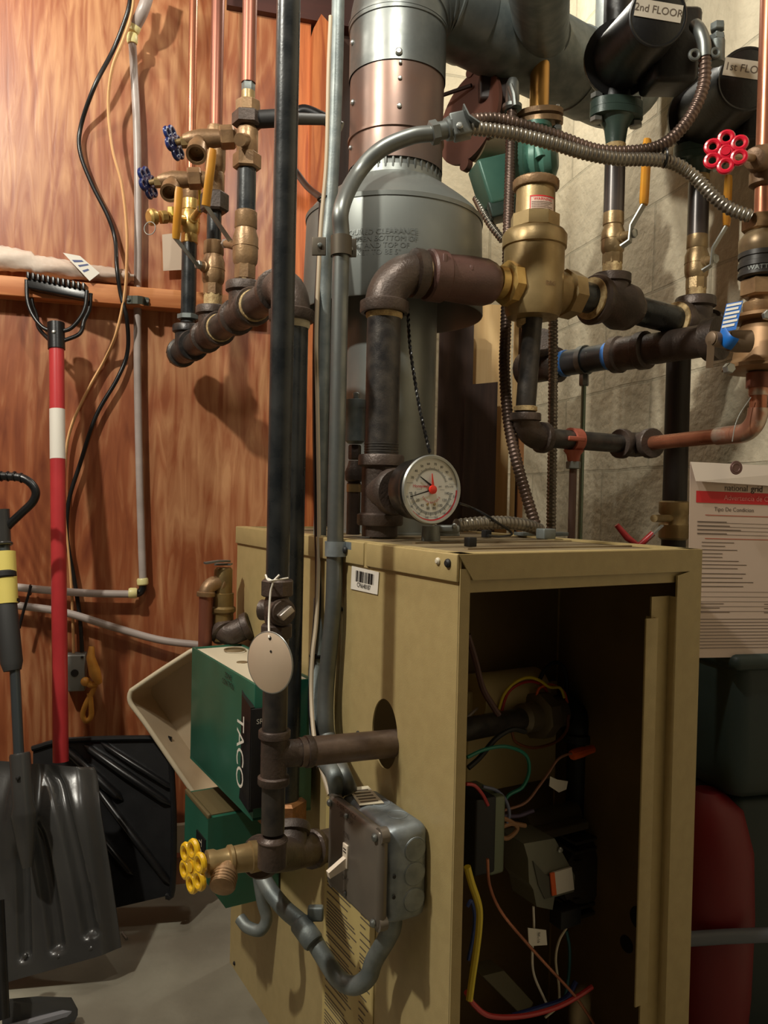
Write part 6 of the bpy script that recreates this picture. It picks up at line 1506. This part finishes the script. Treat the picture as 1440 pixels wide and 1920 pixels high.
mb = MB(); mb.prism([I(1000, 1615, -.002), I(1022, 1640, -.002), I(1034, 1645, -.002), I(1036, 1682, -.002), I(1022, 1686, -.002), I(1010, 1660, -.002)], BS * .002); part('recess', mb, M('cast_dark', (84, 84, 74), .5), gvv)
mb = MB(); mb.prism([I(1036, 1637, -.004), I(1072, 1626, -.004), I(1077, 1668, -.004), I(1040, 1679, -.004)], BS * .003); lb = part('label', mb, white, gvv)
mb = MB(); mb.prism([I(1032, 1638, -.005), I(1040, 1636, -.005), I(1044, 1678, -.005), I(1036, 1680, -.005)], BS * .002); part('orange_stripe', mb, orangep, lb)
mb = MB(); screw(mb, I(1050, 1593, -.002), -BS, .004); part('screw', mb, steel, gvv)
# finned motor
fm = thing('blower_motor', 'black finned blower motor in shadow inside the cabinet', 'motor', inb(1085, 1700, .18))
mb = MB(); mc = inb(1085, 1630, .19); mb.lathe(mc + BS * .03, -BS, [(0, .05), (.05, .05), (.06, .03)], 30)
for k_ in range(9): mb.box(mc + Z1 * (-.056 + .014 * k_) + BR * .012, BR * .046, Z1 * .0025, BS * .028, .001)
part('finned_body', mb, M('motor_black', (70, 64, 56), .5, .2), fm)
mb = MB(); mb.lathe(inb(1010, 1540, .2), BR, [(-.03, .018), (.07, .018)], 18); mb.box(inb(1030, 1545, .19), BR * .05, Z1 * .006, BS * .03, .002); part('mount', mb, M('mount_grey', (120, 112, 92), .5, .3), fm)
# wires
def wire(label, pts, us, mat, r=.0022):
    P_ = [inb(x, y, u if u else us) for x, y, u in [(p[0], p[1], p[2] if len(p) > 2 else None) for p in pts]]
    return solo('wire', label, 'wire', MB().sweep(spline(P_, 8), r, 8), mat)
wire('thick yellow wire hanging just inside the left cabinet edge', [(876, 1625), (884, 1655), (898, 1700), (898, 1740), (892, 1790), (886, 1830), (880, 1875)], .04, yelw, .0042)
wire('thin reddish copper tube sloping across the lower compartment', [(914, 1610), (918, 1660), (940, 1710), (985, 1765), (1030, 1815), (1080, 1870), (1120, 1930)], .06, copper, .0020)
wire('green wire looping below the gas pipe', [(876, 1420), (910, 1405), (950, 1400), (985, 1415), (992, 1445), (980, 1475), (955, 1490), (944, 1505)], .12, M('green_wire', (30, 120, 100), .4), .0024)
wire('yellow wire arching over the union', [(935, 1330), (945, 1302), (965, 1280), (990, 1270), (1012, 1276), (1030, 1288), (1050, 1290), (1058, 1308)], .18, yelw)
wire('red wire arching over the union', [(940, 1335), (952, 1300), (975, 1282), (1000, 1278), (1022, 1290), (1030, 1320)], .19, redp)
wire('black wire looping high behind the union', [(1010, 1278), (1022, 1255), (1042, 1242), (1058, 1255), (1062, 1290), (1058, 1320)], .20, blackm, .003)
wire('dark wire bundle descending from the upper left inside the cabinet', [(877, 1190), (892, 1240), (905, 1290), (925, 1325), (935, 1340)], .10, M('dark_bundle', (70, 34, 26), .5), .004)
wire('blue wire beside the control module', [(876, 1700), (884, 1690), (890, 1720), (886, 1760), (878, 1800)], .08, M('blue_wire', (40, 60, 120), .45))
wire('grey blue wire curling right of the control module', [(905, 1475), (930, 1482), (948, 1500), (955, 1525), (950, 1545)], .11, M('greyblue_wire', (110, 116, 140), .45))
wire('red wire entering above the control module', [(874, 1470), (890, 1473), (905, 1490), (915, 1510)], .09, redp)
wire('pinkish wire rising to the orange connector', [(945, 1520), (985, 1505), (1010, 1475), (1028, 1450), (1045, 1425), (1062, 1415), (1075, 1413)], .12, M('pink_wire', (150, 104, 84), .45), .0018)
wire('white wire under the gas valve holding a tag', [(1000, 1700), (1001, 1740), (998, 1790), (1002, 1830), (1024, 1880)], .09, white, .0016)
wire('pale wire dropping from the black connector', [(1062, 1740), (1048, 1765), (1042, 1800), (1048, 1850), (1046, 1885), (1022, 1908)], .09, offw, .0016)
wire('teal wire beside the pale wire', [(1062, 1745), (1068, 1780), (1066, 1830), (1056, 1875), (1030, 1890)], .10, M('teal_wire', (28, 88, 96), .45), .0022)
wire('twisted red wires on the base of the compartment', [(874, 1860), (890, 1885), (920, 1905), (980, 1905), (1040, 1890), (1080, 1870), (1110, 1850)], .06, redp, .0032)
wire('dark blue wire on the base of the compartment', [(960, 1905), (1010, 1890), (1060, 1872), (1080, 1840)], .08, M('navy_wire', (28, 44, 110), .45), .0034)
wire('brown wire looping under the union', [(960, 1372), (968, 1392), (1000, 1402), (1040, 1392), (1062, 1370), (1066, 1340)], .17, M('brown_wire', (120, 70, 40), .5))
wire('orange wire curling from the union top to the elbow', [(1005, 1310), (1012, 1290), (1035, 1284), (1056, 1296), (1064, 1318)], .185, orangep, .0020)
wire('black wire looping below the gas pipe', [(878, 1440), (900, 1420), (930, 1385), (960, 1368), (985, 1372)], .13, blackm, .0035)
wire('grey wire running along the cream shield', [(876, 1345), (900, 1325), (930, 1316), (955, 1296), (990, 1286)], .22, pex)
wire('purple grey wire crossing behind the control module', [(880, 1500), (905, 1520), (935, 1528), (970, 1530), (1000, 1520)], .13, M('purple_wire', (96, 84, 110), .5), .0026)
wire('crumpled tan wire bundle above the gas valve', [(925, 1545), (945, 1535), (970, 1552), (950, 1572), (930, 1560), (955, 1545), (985, 1548)], .11, M('tan_wire', (150, 110, 76), .6), .0030)
wn = thing('wire_connector', 'orange twist on wire connector on the end of a pink wire', 'connector', inb(1090, 1412, .12))
a, b = inb(1072, 1416, .12), inb(1112, 1404, .12); mb = MB(); dd = b - a
ringp = []
for t, r in ((0, .0062), (.1, .0070), (.55, .0068), (.62, .0060), (1, .0052)): ringp.append([a + dd * t + (basis(dd)[1] * math.cos(2 * pi * j / 20) + basis(dd)[2] * math.sin(2 * pi * j / 20)) * r * (1.05 if j % 2 else .97) for j in range(20)])
mb.rings(ringp); part('cap', mb, orangep, wn)
for nm, pxs, us, lab_ in (('upper', [(1032, 1456), (1046, 1462), (1065, 1465), (1062, 1480), (1048, 1486), (1030, 1474)], .115, 'crumpled white wire tag below the orange connector'), ('lower', [(990, 1740), (1024, 1744), (1026, 1772), (992, 1774)], .085, 'white printed wire tag hanging under the gas valve')):
    t_ = thing('wire_tag', lab_, 'tag', inb(pxs[0][0], pxs[2][1], us)); mb = MB(); mb.prism([inb(x, y, us) for x, y in pxs], BS * .001); tt = part('flag', mb, white, t_)
    if nm == 'lower': mb = MB(); mb.text('BK-16', .0055, inb(1010, 1758, us - .001), -Z1, BR, .0004 if (-Z1).cross(BR).dot(BS) < 0 else -.0004); part('lettering', mb, blackpr, tt)
solo('plug_connector', 'black rectangular plug under the gas valve with two pale wires', 'connector', MB().box(inb(1060, 1715, .10), BR * .018, Z1 * .012, BS * .012, .002), blackm)
mb = MB(); mb.prism([inb(905, 1830, .14), inb(945, 1820, .14), inb(1000, 1880, .14), inb(985, 1910, .14)], BS * .03); solo('metal_bracket', 'dull sloping metal bracket near the base of the compartment', 'bracket', mb, M('dull_bracket', (104, 98, 76), .5))
